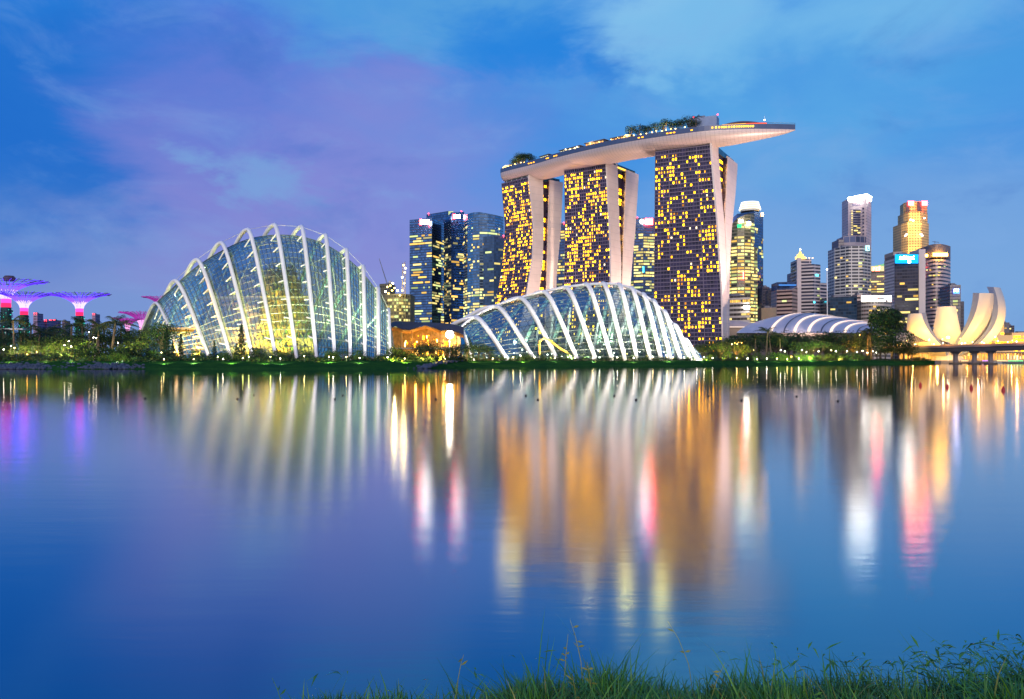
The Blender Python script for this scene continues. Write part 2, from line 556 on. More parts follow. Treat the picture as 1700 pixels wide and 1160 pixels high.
def blade_bunch(n, rng):
    gm = MB()
    for i in range(n):
        x = rng.uniform(-3.1, 3.6)
        y = 3.35 + 1.35 * rng.random() ** .8
        if abs(x) > y * .66 + .25: continue
        z = crest(x) * (.99 if y < 4.0 else .97 - .15 * (y - 4.0) / .5 if y < 4.5 else .82 - .32 * (y - 4.5) / .4) - .01
        clump = .5 + .5 * sin(x * 7.3 + 1.1) * sin(y * 5.1 + x * 2.2) + .25 * sin(x * 17)
        side = interp(x, [(-3, .34), (-1.3, .50), (-.5, .60), (.3, .80), (1.3, .82), (1.75, .70), (2.1, .85), (3, .9)])
        h = (.13 + .17 * max(clump, 0) * rng.random() + .10 * rng.random()) * side * (1.6 if rng.random() < .03 else 1)
        wd = rng.uniform(.0028, .0062)
        a = rng.uniform(0, 2 * pi); lean = rng.gauss(.25, .3) * h; bend = rng.uniform(.1, .8) * h
        dx, dy = cos(a), sin(a)
        wa = a + pi / 2 + rng.gauss(0, .4); wx, wy = cos(wa) * wd, sin(wa) * wd
        gm.cur = 0
        rr = rng.random()
        gm.mat(blade_m[0 if rr < .42 else 1 if rr < .70 else 2 if rr < .95 else 3])
        pts = []
        for k, tt in enumerate((0, .35, .7, 1.0)):
            off = lean * tt + bend * tt * tt * .7
            zz = z + h * tt - .25 * bend * tt ** 3
            ww = (1, .9, .6, .05)[k]
            px_, py_ = x + dx * off, y + dy * off
            pts.append(((px_ - wx * ww, py_ - wy * ww, zz), (px_ + wx * ww, py_ + wy * ww, zz)))
        gm.grid([list(p) for p in pts])
    # tall flowering stalks
    for i in range(13):
        x = rng.uniform(-2.4, 3.2); y = rng.uniform(3.9, 4.7)
        if rng.random() < .4: x = rng.uniform(.2, 3.2)
        h = rng.uniform(.22, .42) * interp(x, [(-3, .4), (-1, .55), (0, .9), (3, 1.1)]); z = crest(x)
        gm.mat(blade_m[0 if rng.random() < .6 else 3])
        lx, ly = rng.gauss(0, .12), rng.gauss(0, .1)
        pts = [(x + lx * h * s * s * 2, y + ly * h * s, z + h * s) for s in (0, .4, .75, 1)]
        gm.tube(pts, [.0022, .002, .0016, .001], 3)
        for q2 in range(rng.randint(2, 6)):
            s = rng.uniform(.5, 1); a = rng.uniform(0, 2 * pi); L = rng.uniform(.02, .05)
            bx, by, bz = x + lx * h * s * s * 2, y + ly * h * s, z + h * s
            ex, ey, ez = bx + cos(a) * L, by + sin(a) * L, bz + L * rng.uniform(-.3, .8)
            gm.face([(bx, by, bz), ((bx + ex) / 2, (by + ey) / 2, (bz + ez) / 2 + .006), (ex, ey, ez), ((bx + ex) / 2 + .004, (by + ey) / 2, (bz + ez) / 2 - .006)])
    # broad weeds at the right-hand end
    for i in range(1300):
        x = rng.gauss(2.45, .40) if rng.random() < .9 else rng.uniform(-1.2, 3)
        y = rng.uniform(3.7, 4.7)
        hh = interp(x, [(1.7, .1), (2.0, .10), (2.3, .15), (2.75, .16), (3.3, .15)]) if x > 1.7 else .12
        z = crest(x) + hh * rng.random() ** .7
        a = rng.uniform(0, 2 * pi); L = rng.uniform(.05, .12); wd = L * .075; dz = rng.uniform(-.7, .5) * L
        gm.mat(blade_m[(0, 1, 2, 1)[rng.randint(0, 3)]])
        cx, cy = cos(a), sin(a)
        gm.face([(x, y, z), (x + cx * L * .4 - cy * wd, y + cy * L * .4 + cx * wd, z + dz * .3 + .01), (x + cx * L, y + cy * L, z + dz), (x + cx * L * .4 + cy * wd, y + cy * L * .4 - cx * wd, z + dz * .3 + .01)])
    return gm


tag(blade_bunch(42000, random.Random(11)).build('grass'), 'long green wild grass and weeds on the near bank', 'grass', kind='stuff')
# ------------------------------------------------------------------ window helper
def add_windows(parent, quads, cap=100):
    """quads: (four corners, material). The largest `cap` become window parts, the rest one part."""
    def size(q):
        a, b_, c_ = Vector(q[0][0]), Vector(q[0][1]), Vector(q[0][2])
        y = max(a.y, 1.0)
        return (b_ - a).cross(c_ - b_).length / (y * y)
    quads = sorted(quads, key=size, reverse=True)
    for pts, m in quads[:cap]:
        mb = MB(); mb.face(pts); mb.build('window', m, parent)
    if len(quads) > cap:
        mb = MB()
        for pts, m in quads[cap:]:
            mb.mat(m); mb.face(pts)
        o = mb.build('window', None, parent); o['kind'] = 'stuff'


gold = [emit('lit_room_gold', (1, .46, .006), 10.0, .3), emit('lit_room_amber', (1, .36, .006), 5.5, .4), emit('lit_room_pale', (1, .46, .04), 4.6, .3)]
gold += [emit('lit_room_gold_shaded', (1, .44, .012), 4.0, .3), emit('lit_room_curtained', (1, .36, .03), 1.3, .4), emit('lit_room_cool', (1, .80, .48), 3.0, .3)]
dimgold = emit('lit_room_dim', (1, .36, .06), .55, .5)

# ------------------------------------------------------------------ the three hotel towers
hotel_glass = facade('hotel_dark_glass', (.030, .022, .060), (.028, .022, .048), 3.48, 3.4, .12, .05, .22, .5, gvar=.75)
ledge_m = principled('hotel_ledge', (.17, .135, .19), .6, var=.1, vscale=.1)
white_wall = bpy.data.materials.new('hotel_end_wall'); white_wall.use_nodes = True
t = NT(white_wall.node_tree); b = t.n['Principled BSDF']
c = t.new('ShaderNodeTexCoord'); s = t.new('ShaderNodeSeparateXYZ'); t.l.new(c.outputs['Object'], s.inputs[0])
jz = t.m('LESS_THAN', t.m('FRACT', t.m('DIVIDE', s.outputs[2], 6.96)), .05)
wv = t.rng(t.noise(c.outputs['Object'], .07, 5, .6), .3, .7, .90, 1.06)
t.l.new(t.mix(1.0, t.mix(t.m('MULTIPLY', jz, .35), (.72, .61, .55), (.36, .31, .29)), wv, 'MULTIPLY'), b.inputs['Base Color'])
b.inputs['Roughness'].default_value = .65
crown_glass = facade('hotel_crown_glass', (.012, .06, .085), (.05, .07, .09), 3.2, 4.5, .1, .06, .15, .4)
core_m = principled('hotel_core', (.035, .025, .045), .5, var=.3, vscale=.1)
white_metal = principled('white_steel', (.75, .74, .73), .45, var=.06, vscale=.2)
strip_gold = emit('crown_light_strip', (1, .50, .06), 3.0)

TOPZ = 190.0
TW = [
    dict(Y=865, u=(.66, -.75), fl=[(305, 833), (373, 838.5), (400, 837.5), (428, 835), (456, 831.5), (483, 827), (560, 810)],
         r=[(294, 878, 901, 912, 934), (330, 882, 901.5, 910.5, 932.5), (373, 886, 902, 909, 930.5), (428, 884.5, 901, 908, 926), (456, 880, 897.7, 907, 923.6),
            (483, 875.6, 895, 906.5, 923), (560, 862, 886, 904, 921)], throw=58, flood=6e5, cols=17, p=.36, warm=.55,
         label='dark hotel slab tower with floodlit white end walls, closest to the tall ribbed dome', seed=5, gold_crown=False),
    dict(Y=807, u=(.81, -.587), fl=[(282, 937), (373, 938.5), (428, 938), (470, 936.8), (560, 933)],
         r=[(271, 1007, 1024.5, 1039, 1059.6), (373, 1012, 1028, 1034.8, 1054), (428, 1014, 1030.6, 1033.4, 1049), (470, 1014, 1030.6, 1032, 1045.8), (560, 1011, 1029, 1030.5, 1041)],
         throw=55, flood=5.5e5, cols=20, p=.30, warm=.35, label='middle one of three dark hotel slab towers, gold light band under its roof', seed=8, gold_crown=True),
    dict(Y=735, u=(.874, -.486), fl=[(257.6, 1088), (369, 1087), (553, 1085.5)],
         r=[(246, 1180.7, 1191.7, 1207, 1223.4), (301, 1185, 1196, 1205, 1220), (335, 1188, 1199, 1203.5, 1217), (369, 1191, 1202, 1202.8, 1214), (421, 1194, 1204.4, 1204.9, 1211.5),
            (490, 1198.6, 1206.5, 1207, 1210), (560, 1200, 1206.7, 1207.2, 1210)],
         throw=95, flood=7e5, cols=20, p=.27, warm=.25, label='widest dark hotel slab tower, its two white end walls meeting in a V', seed=21, gold_crown=False),
]


def tower(T):
    root = thing('hotel_tower', T['label'], 'hotel tower', 'three slab towers carrying the boat shaped deck')
    rng = random.Random(T['seed'])
    ux, uy = T['u']; vx, vy = -uy, ux          # v points away from the camera
    Yn = T['Y']
    k0 = (T['r'][0][1] - CX) / F
    nx, ny = k0 * Yn, Yn                         # near top corner
    k1 = (T['fl'][0][1] - CX) / F                # far top corner on the same line
    ln = (nx - k1 * ny) / (ux - k1 * uy)
    ox, oy = nx - ux * ln, ny - uy * ln          # origin: far top corner of the facade

    def solve_v(px, u):
        k = (px - CX) / F
        return -((ox + u * ux) - k * (oy + u * uy)) / (vx - k * vy)

    def solve_u(px, v):
        k = (px - CX) / F
        return -((ox + v * vx) - k * (oy + v * vy)) / (ux - k * uy)

    def W(u, v, z): return Vector((ox + u * ux + v * vx, oy + u * uy + v * vy, z))
    flz = sorted((PZ(py, oy), px) for py, px in T['fl'])
    rz = sorted((PZ(r[0], Yn),) + tuple(r[1:]) for r in T['r'])

    def col(z, j): return interp(z, [(r[0], r[j]) for r in rz])
    FHT = 3.48
    nfl = int((TOPZ - 4) / FHT)
    levels = [TOPZ - FHT * i for i in range(nfl + 1)][::-1]

    def prof(z):
        vf = solve_v(interp(z, flz), 0.0)
        un = solve_u(col(z, 1), vf)
        return dict(vf=vf, un=un, v1=solve_v(col(z, 2), un), v2=solve_v(col(z, 3), un), v3=solve_v(col(z, 4), un))
    PR = {z: prof(z) for z in levels}
    # front slab (glass facade) and rear slab
    body = MB(); rows = []; uvs = []
    for z in levels:
        p = PR[z]
        rows.append([W(0, p['v1'], z), W(0, p['vf'], z), W(p['un'], p['vf'], z), W(p['un'], p['v1'], z)])
        uvs.append([(-14, z), (0, z), (p['un'], z), (p['un'] + 14, z)])
    body.grid(rows, uvs=uvs)
    body.face([rows[-1][i] for i in (0, 1, 2, 3)])
    body.build('front_slab', hotel_glass, root)
    body = MB(); rows = []; uvs = []
    for z in levels:
        p = PR[z]
        rows.append([W(p['un'], p['v3'], z), W(0, p['v3'], z), W(0, p['v2'], z), W(p['un'], p['v2'], z)])
        uvs.append([(0, z), (p['un'], z), (p['un'] + 14, z), (2 * p['un'] + 14, z)])
    body.grid(rows, uvs=uvs); body.face(rows[-1])
    body.build('rear_slab', hotel_glass, root)
    # recessed link between the two slabs
    body = MB(); rows = []
    for z in levels[::4] + [levels[-1]]:
        p = PR[z]
        un = p['un'] - 3.5
        rows.append([W(un, p['v1'] - .5, z), W(un, p['v2'] + .5, z)])
    body.grid(rows); body.build('link_wall', core_m, root)
    # floor ledges and bay fins, one layer of relief on the facade
    led = MB()
    for z in levels:
        p = PR[z]
        a, b_ = W(-.3, p['vf'] - .55, z), W(p['un'] - .1, p['vf'] - .55, z)
        a2, b2 = W(-.3, p['vf'] + .1, z), W(p['un'] - .1, p['vf'] + .1, z)
        h = Vector((0, 0, .72))
        led.face([a, b_, b_ + h, a + h]); led.face([a + h, b_ + h, b2 + h, a2 + h]); led.face([a2, b2, b_, a])
    nc = T['cols']
    for j in range(0, nc + 1):
        f = j / nc
        wdt = .30 if j in (5, nc - 5) else .07
        rows = []
        for z in levels[::3] + [levels[-1]]:
            p = PR[z]; u = f * (p['un'] - .4)
            rows.append([W(u - wdt, p['vf'] - .02, z), W(u - wdt, p['vf'] - .42, z), W(u + wdt, p['vf'] - .42, z), W(u + wdt, p['vf'] - .02, z)])
        led.grid(rows)
    led.build('floor_ledge', ledge_m, root)
    # white end walls
    for (ja, jb) in (('vf', 'v1'), ('v2', 'v3')):
        wm = MB(); rows = []
        hi = levels[:] + ([TOPZ + 1.8] if ja == 'v2' else [TOPZ + 2.4])
        for z in hi:
            p = PR.get(z) or prof(min(z, TOPZ))
            va, vb = p[ja] - (.7 if ja == 'vf' else 0), p[jb]
            un = p['un']
            rows.append([W(un - .9, va, z), W(un + .55, va, z), W(un + .55, vb, z), W(un - .9, vb, z)])
        wm.grid(rows, closed=True); wm.face(rows[-1])
        wm.build('end_wall', white_wall, root)
    # recessed crown storey
    p = PR[levels[-1]]
    cr = MB()
    foot = [W(3, p['vf'] + 2, 0), W(p['un'] - 1.5, p['vf'] + 2, 0), W(p['un'] - 2.5, p['v3'] - 2, 0), W(3, p['v3'] - 2, 0)]
    cr.prism([(q.x, q.y) for q in foot], TOPZ + .1, TOPZ + 5.2)
    cr.build('crown_storey', crown_glass, root)
    # V struts under the deck
    q = W(p['un'] + .3, p['v1'] - 1.5, TOPZ + 2.3)
    for du, dv in ((.2, -5.5), (.2, 5.0)):
        st = MB(); st.bar(q, W(p['un'] + du, p['v1'] - 1.5 + dv, TOPZ + 9.5), .55, 5); st.build('deck_strut', white_metal, root)
    for j in range(5):
        u = 6 + j * (p['un'] - 10) / 4
        st = MB(); st.bar(W(u, p['vf'] + 1.6, TOPZ), W(u, p['vf'] + .6, TOPZ + 5.5), .32, 4); st.build('deck_strut', white_metal, root)
    if T['gold_crown']:
        sm = MB()
        sm.box((W(p['un'] / 2 + 5, p['vf'] + 1.7, TOPZ + 1.6)), (p['un'] - 12, .5, 1.5), math.atan2(uy, ux))
        sm.build('light_strip', strip_gold, root)
        sm = MB(); vm = (p['v1'] + p['v3']) / 2
        sm.box(W(p['un'] - 1.2, vm, TOPZ + 1.9), (.5, p['v3'] - p['v1'] - 2, 1.3), math.atan2(uy, ux))
        sm.build('light_strip', strip_gold, root)
    # lit rooms
    quads = []
    lit = {}
    seeds = [(rng.uniform(0, nc), rng.uniform(0, nfl), rng.uniform(1.5, 4)) for _ in range(12)]
    for i in range(1, nfl):
        for j in range(nc):
            near = max(math.exp(-(((j - a) / r_) ** 2 + ((i - bb) / (r_ * 1.8)) ** 2)) for a, bb, r_ in seeds)
            hfr = i / nfl
            pr = T['p'] * (.55 + 1.25 * near) * (1.15 if hfr > .45 else .9)
            if hfr > .80 and T['warm'] > .3: pr = max(pr, .42)
            if hfr < .12: pr *= .5
            if (i - 1, j) in lit and rng.random() < .35: pr = max(pr, .75)
            if (i, j - 1) in lit and rng.random() < .35: pr = max(pr, .70)
            if rng.random() < pr: lit[(i, j)] = 1
    for (i, j) in lit:
        z0 = levels[i - 1] + .95; z1 = levels[i] - rng.uniform(.35, .9)
        pp, pq = PR[levels[i - 1]], PR[levels[i]]
        wj = rng.uniform(.16, .29); fa, fb = (j + .5 - wj) / nc, (j + .5 + wj) / nc
        if rng.random() < .16: fb = (j + .5) / nc
        vv = (pp['vf'] + pq['vf']) / 2 - .16
        uu0, uu1 = fa * (pp['un'] - .4), fb * (pp['un'] - .4)
        r_ = rng.random()
        m = gold[0] if r_ < .50 - .2 * T['warm'] else gold[3] if r_ < .64 else gold[1] if r_ < .78 else gold[2] if r_ < .84 else gold[5] if r_ < .865 else gold[4] if r_ < .95 else dimgold
        vb, vt = pp['vf'] - .16, pq['vf'] - .16
        quads.append(([W(uu0, vb, z0), W(uu1, vb, z0), W(uu1, vt, z1), W(uu0, vt, z1)], m))
    for i in range(1, nfl):
        p = PR[levels[i]]
        gap = p['v2'] - p['v1']
        if gap < 1.6: continue
        for j in range(2):
            if rng.random() < .42:
                va = p['v1'] + gap * (.08 + .46 * j); vb = va + gap * .36
                quads.append(([W(p['un'] - 3.2, va, levels[i] - 2.9), W(p['un'] - 3.2, vb, levels[i] - 2.9), W(p['un'] - 3.2, vb, levels[i] - .4), W(p['un'] - 3.2, va, levels[i] - .4)],
                              gold[0] if rng.random() < .7 else gold[1]))
    add_windows(root, quads, 100)
    # floodlights washing the end walls
    pb = PR[levels[0]]
    for fv in (.0, 1.0):
        src = W(pb['un'] + T['throw'], pb['vf'] + (pb['v3'] - pb['vf']) * fv * .9 - 4, 8)
        lamp('SPOT', 'wall_flood', src, T['flood'] * (1 if fv == 0 else 1.8), (1.0, .70, .56), 1.0, W(pb['un'] - 2, (pb['v1'] if fv == 0 else pb['v2']), 135), 76, .8, root)
    settle(root)
    return dict(W=W, P=PR[levels[-1]], un=PR[levels[-1]]['un'])


TI = [tower(T) for T in TW]

# ------------------------------------------------------------------ boat-shaped deck across the three towers
deck = thing('sky_deck', 'long boat shaped roof garden deck with pink lit hull across the three towers', 'rooftop deck')
SP = [(-8, 912, 1.5), (-3.5, 908, 13), (2, 903, 19), (15, 888, 20), (38.6, 862, 20), (68, 825, 20), (115, 781, 20), (165.5, 749, 19.5), (190, 739, 16.5),
      (207, 733, 12.6), (222, 729, 8.2), (234, 726, 4.2), (243, 723.5, .5)]
spine = [Vector((x, y, 0)) for x, y, h in SP]; hws = [Vector((h, 0, 0)) for x, y, h in SP]
NS = 96
DECKZ = 204.0
hull_m = bpy.data.materials.new('deck_hull_panels'); hull_m.use_nodes = True
t = NT(hull_m.node_tree); b = t.n['Principled BSDF']
uvn = t.new('ShaderNodeUVMap'); s = t.new('ShaderNodeSeparateXYZ'); t.l.new(uvn.outputs[0], s.inputs[0])
jn = t.m('MAXIMUM', t.m('LESS_THAN', t.m('FRACT', t.m('DIVIDE', s.outputs[0], 3.2)), .1), t.m('LESS_THAN', t.m('FRACT', t.m('DIVIDE', s.outputs[1], 2.2)), .1))
t.l.new(t.mix(t.m('MULTIPLY', jn, .5), (.56, .47, .46), (.22, .18, .19)), b.inputs['Base Color'])
b.inputs['Roughness'].default_value = .42; b.inputs['Metallic'].default_value = .15


def spine_at(tt):
    p = crm(spine, tt); q2 = crm(spine, min(tt + .02, len(spine) - 1)) - crm(spine, max(tt - .02, 0))
    q2.normalize(); n = Vector((-q2.y, q2.x, 0))
    return p, q2, n, max(crm(hws, tt).x, .2)


hull = MB(); rim = MB(); rows = []; urows = []; rrows = []; trows = []; acc = 0; last = None
for i in range(NS + 1):
    tt = (len(spine) - 1) * i / NS
    p, d, n, hw = spine_at(tt)
    if last is not None: acc += (p - last).length
    last = p
    dep = 10.2 * min(1, (hw / 19.5) ** .75)
    row = []; ur = []
    for k in range(17):
        a = pi * k / 16
        row.append(p - n * cos(a) * hw * .985 + Vector((0, 0, DECKZ - 3.4 - dep * (sin(a) ** .8))))
        ur.append((acc, hw * a))
    rows.append(row); urows.append(ur)
    rh = 3.4
    rrows.append([p - n * hw * .985 + Vector((0, 0, DECKZ - rh)), p - n * hw + Vector((0, 0, DECKZ - rh + .02)), p - n * hw * .99 + Vector((0, 0, DECKZ + .9)), p - n * (hw * .99 - .3) + Vector((0, 0, DECKZ + .9)), p - n * (hw * .99 - .3) + Vector((0, 0, DECKZ)),
                  p + n * (hw * .99 - .3) + Vector((0, 0, DECKZ)), p + n * (hw * .99 - .3) + Vector((0, 0, DECKZ + .9)), p + n * hw * .99 + Vector((0, 0, DECKZ + .9)), p + n * hw + Vector((0, 0, DECKZ - rh + .02)), p + n * hw * .985 + Vector((0, 0, DECKZ - rh))])
hull.grid(rows, uvs=urows); hull.build('hull', hull_m, deck, smooth=True)
rim_m = principled('deck_rim', (.055, .085, .17), .35, var=.15, vscale=.2)
rim.grid(rrows); rim.build('rim', rim_m, deck)


def on_deck(tt, side, z=0):
    p, d, n, hw = spine_at(tt)
    return p - n * hw * side + Vector((0, 0, DECKZ + z)), d, n


def yaw(d): return math.atan2(d.y, d.x)


# railing, pavilions and roofs on the deck
rl = MB(); pts = [on_deck(9.0 + 3.0 * i / 30, .94 if i < 29 else .5, 2.0)[0] for i in range(31)]
rl.tube(pts, .12, 4)
for p_ in pts: rl.bar(p_ - Vector((0, 0, 1.2)), p_, .09, 4)
rl.build('railing', principled('deck_railing', (.12, .16, .2), .4, .5), deck)
pav_m = principled('pavilion_roof', (.10, .10, .13), .5, var=.2, vscale=.3)
bulb_w = emit('warm_bulb', (1, .70, .30), 14, sampling='NONE')
bulb_y = emit('yellow_bulb', (1, .60, .14), 10, sampling='NONE')
bulb_c = emit('white_bulb', (1, .93, .80), 16, sampling='NONE')
glow_warm = emit('pavilion_interior', (1, .46, .10), 1.9)
glow_red = emit('red_lantern', (1, .10, .03), 2.2)
glow_pale = emit('pale_interior', (.95, .85, .45), 1.5)
for (ta, tb, side, hh, gm) in ((4.15, 4.45, .72, 2.6, glow_pale), (4.75, 5.2, .62, 3.4, glow_pale), (5.3, 5.62, .60, 4.2, glow_warm), (5.75, 6.05, .66, 3.2, glow_warm), (2.15, 2.75, .62, 3.0, glow_warm)):
    a, d, n = on_deck(ta, side); c2, d2, n2 = on_deck(tb, side)
    mid = (a + c2) / 2; L = (c2 - a).length; yw = yaw(c2 - a)
    mb = MB(); mb.box(mid + Vector((0, 0, hh * .5)), (L, 7, hh), yw)
    pv = mb.build('pavilion', pav_m, deck)
    mb = MB(); mb.box(mid + Vector((0, 0, hh + .35)), (L + 2.5, 9, .5), yw); mb.build('roof', pav_m, pv)
    mb = MB()
    nn = Vector((-(c2 - a).y, (c2 - a).x, 0)).normalized()
    for k in range(int(L / 3)):
        q2 = a + (c2 - a) * ((k + .5) / int(L / 3)) - nn * 3.6
        mb.box(q2 + Vector((0, 0, hh * .5)), (2.0, .1, hh * .6), yw)
    mb.build('window', gm, pv)
# plant box block
a, d, n = on_deck(7.12, -.1); yw = yaw(d) + .05
mb = MB(); mb.box(a + Vector((0, 0, 6.6)), (24, 12, 13.2), yw); pb_ = mb.build('plant_room', principled('plant_room_panel', (.20, .27, .40), .5, var=.12, vscale=.2), deck)
mb = MB(); mb.box(a + Vector((-2, 0, 14.0)), (6, 5, 1.8), yw); mb.bar(a + Vector((-5, 0, 13)), a + Vector((-5, 0, 17)), .15, 4); mb.build('roof_unit', pav_m, pb_)
bm_red = emit('red_beacon', (1, .04, .06), 12)
for dx in (-10.5, 10.5):
    mb = MB(); mb.lathe([(.1, -.5), (.55, -.3), (.55, .4), (.1, .6)], a + Vector((cos(yw) * dx, sin(yw) * dx - 5.5, 13.9)), 6); mb.build('beacon', bm_red, pb_)
# curved restaurant roof towards the bow
rr_ = MB(); rows = []
for i in range(25):
    tt = 7.75 + 2.0 * i / 24
    p_, d, n = on_deck(tt, 0)
    hw = spine_at(tt)[3] * .66
    h = 2.8 + 4.2 * sin(pi * min(1, (i + 1) / 25)) ** .8 * (1 - .45 * i / 24)
    rows.append([p_ - n * hw * cos(pi * k / 8) + Vector((0, 0, h * (.55 + .45 * sin(pi * k / 8)))) for k in range(9)])
rr_.grid(rows); rr_.build('restaurant_roof', principled('bronze_roof', (.22, .12, .10), .4, .3, var=.2, vscale=.3), deck, smooth=True)
mb = MB(); mb2 = MB()
for i in range(26):
    tt = 7.8 + 2.0 * i / 25
    p_, d, n = on_deck(tt, .70)
    (mb if i < 13 else mb2).box(p_ + Vector((0, 0, 1.5)), (1.5, .3, 1.9), yaw(d))
mb.build('window', glow_warm, deck); mb2.build('window', glow_red, deck)
for i in range(17):
    tt = 7.45 + 1.7 * i / 16
    p_, d, n = on_deck(tt, 1.012)
    mb = MB(); mb.box(p_ + Vector((0, 0, -1.2)), (1.3, .25, 1.5), yaw(d)); mb.build('porthole', gold[2], deck)
mb = MB()
for tt in (3.75, 3.85, 3.95, 4.45, 4.5, 4.68, 4.74, 6.2, 6.25, 6.6, 6.65, 6.7, 7.0):
    p_, d, n = on_deck(tt, 1.012)
    mb.box(p_ + Vector((0, 0, -1.6)), (1.8, .25, .8), yaw(d))
mb.build('porthole', gold[1], deck)
# mast with a lamp near the bow
p_, d, n = on_deck(9.75, .2)
mb = MB(); mb.bar(p_, p_ + Vector((0, 0, 10)), .22, 5, .1)
ms = mb.build('mast', white_metal, deck)
mb = MB(); mb.lathe([(.1, -.4), (.7, -.2), (.7, .2), (.1, .4)], p_ + Vector((0, 0, 6.2)), 6); mb.build('mast_lamp', bulb_c, ms)
# lamps standing along the deck
deck_bulbs = []
mb = MB()
for tt in [2.0, 2.1, 2.2, 2.35, 2.5, 2.6, 2.8, 3.0, 3.05, 3.3, 3.45, 4.2, 4.3, 4.9, 5.0, 5.1, 5.15, 5.4, 5.55, 5.75, 5.85, 5.95, 6.02, 6.1, 6.2, 6.28, 6.36, 6.42, 6.5, 6.56, 6.63, 6.7, 6.85]:
    p_, d, n = on_deck(tt, .82)
    z = 1.6 + random.random() * 1.6
    mb = MB(); mb.bar(p_, p_ + Vector((0, 0, z)), .1, 4)
    o = mb.build('lamp_post', white_metal, deck)
    mb = MB(); mb.lathe([(.1, -.4), (.5, -.2), (.5, .3), (.1, .5)], p_ + Vector((0, 0, z + .3)), 6)
    mb.build('bulb', bulb_w if 4 < tt < 5.2 else bulb_y, o)
for tt, e, cc_ in ((2.3, 5e3, (1, .66, .2)), (3.1, 5e3, (1, .7, .2)), (6.0, 8e3, (1, .66, .15)), (6.5, 9e3, (1, .66, .15)), (5.4, 3e3, (1, .6, .2))):
    p_, d, n = on_deck(tt, .95, 3.5)
    lamp('POINT', 'garden_light', p_, e * 1.7, cc_, 1.5, parent=deck)
# floods below washing the hull: unseen spots added in mid-air by the towers
for i, T in enumerate(TI):
    W, p = T['W'], T['P']
    for u, aim in ((p['un'] + 3, 24), (-4, -18)):
        src = W(u, p['v1'], TOPZ - 60)
        lamp('SPOT', 'hull_flood', src, .5e5, (1, .60, .54), 1.0, W(u + aim, p['v1'] - 4, DECKZ - 6), 62, .9, deck)
    for u in (8, p['un'] * .5, p['un'] - 8):
        lamp('SPOT', 'hull_flood', W(u, p['vf'] - 1.5, TOPZ - 42), 1.3e4, (1, .52, .60), 1.5, W(u, p['vf'] - 8, DECKZ - 6), 70, .9, deck)
lamp('SPOT', 'hull_flood', TI[2]['W'](TI[2]['P']['un'] + 20, -12, 120), 1.0e5, (1, .66, .55), 1.5, (222, 729, 200), 55, .9, deck)  # unseen spot in mid-air, added to light the bow
settle(deck)
# ------------------------------------------------------------------ ribbed glass conservatories
def glass_mat(name, tint, scatter, scatter_amt):
    m = bpy.data.materials.new(name); m.use_nodes = True
    t = NT(m.node_tree)
    for nd in list(t.n): t.n.remove(nd)
    tr = t.new('ShaderNodeBsdfTransparent'); tr.inputs[0].default_value = (*tint, 1)
    gl = t.new('ShaderNodeBsdfGlossy'); gl.inputs['Roughness'].default_value = .06; gl.inputs['Color'].default_value = (.75, .95, 1, 1)
    tl = t.new('ShaderNodeBsdfTranslucent'); tl.inputs[0].default_value = (*scatter, 1)  # diffuse share added so lamps inside make the panes glow
    df = t.new('ShaderNodeBsdfDiffuse'); df.inputs[0].default_value = (*scatter, 1)
    fr = t.new('ShaderNodeFresnel'); fr.inputs['IOR'].default_value = 1.5
    uvn = t.new('ShaderNodeUVMap'); wn = t.new('ShaderNodeTexWhiteNoise', noise_dimensions='2D')
    s = t.new('ShaderNodeSeparateXYZ'); t.l.new(uvn.outputs[0], s.inputs[0])
    cb = t.new('ShaderNodeCombineXYZ'); t.l.new(t.m('FLOOR', s.outputs[0]), cb.inputs[0]); t.l.new(t.m('FLOOR', s.outputs[1]), cb.inputs[1])
    t.l.new(cb.outputs[0], wn.inputs['Vector'])
    f1 = t.m('ADD', t.m('MULTIPLY', fr.outputs[0], .42), t.rng(wn.outputs['Value'], 0, 1, .0, .06))
    a = t.new('ShaderNodeAddShader'); t.l.new(tl.outputs[0], a.inputs[0]); t.l.new(df.outputs[0], a.inputs[1])
    m1 = t.new('ShaderNodeMixShader'); m1.inputs[0].default_value = scatter_amt
    t.l.new(tr.outputs[0], m1.inputs[1]); t.l.new(a.outputs[0], m1.inputs[2])
    m2 = t.new('ShaderNodeMixShader'); t.l.new(f1, m2.inputs[0]); t.l.new(m1.outputs[0], m2.inputs[1]); t.l.new(gl.outputs[0], m2.inputs[2])
    o = t.new('ShaderNodeOutputMaterial'); t.l.new(m2.outputs[0], o.inputs[0])
    return m


rib_m = principled('white_rib_steel', (.78, .78, .76), .42, var=.05, vscale=.15)
mull_m = principled('glazing_bar', (.045, .06, .075), .5, .4)
mull_lit = principled('lit_glazing_bar', (.34, .36, .30), .5, .1)  # lamplight put into the paint of the low bars and inner frame
floor_m = principled('conservatory_floor', (.20, .19, .14), .8, var=.3, vscale=.2)


def hyp(s, a): return 1 - (sqrt(1 + (s / a) ** 2) - 1) / (sqrt(1 + 1 / a ** 2) - 1)


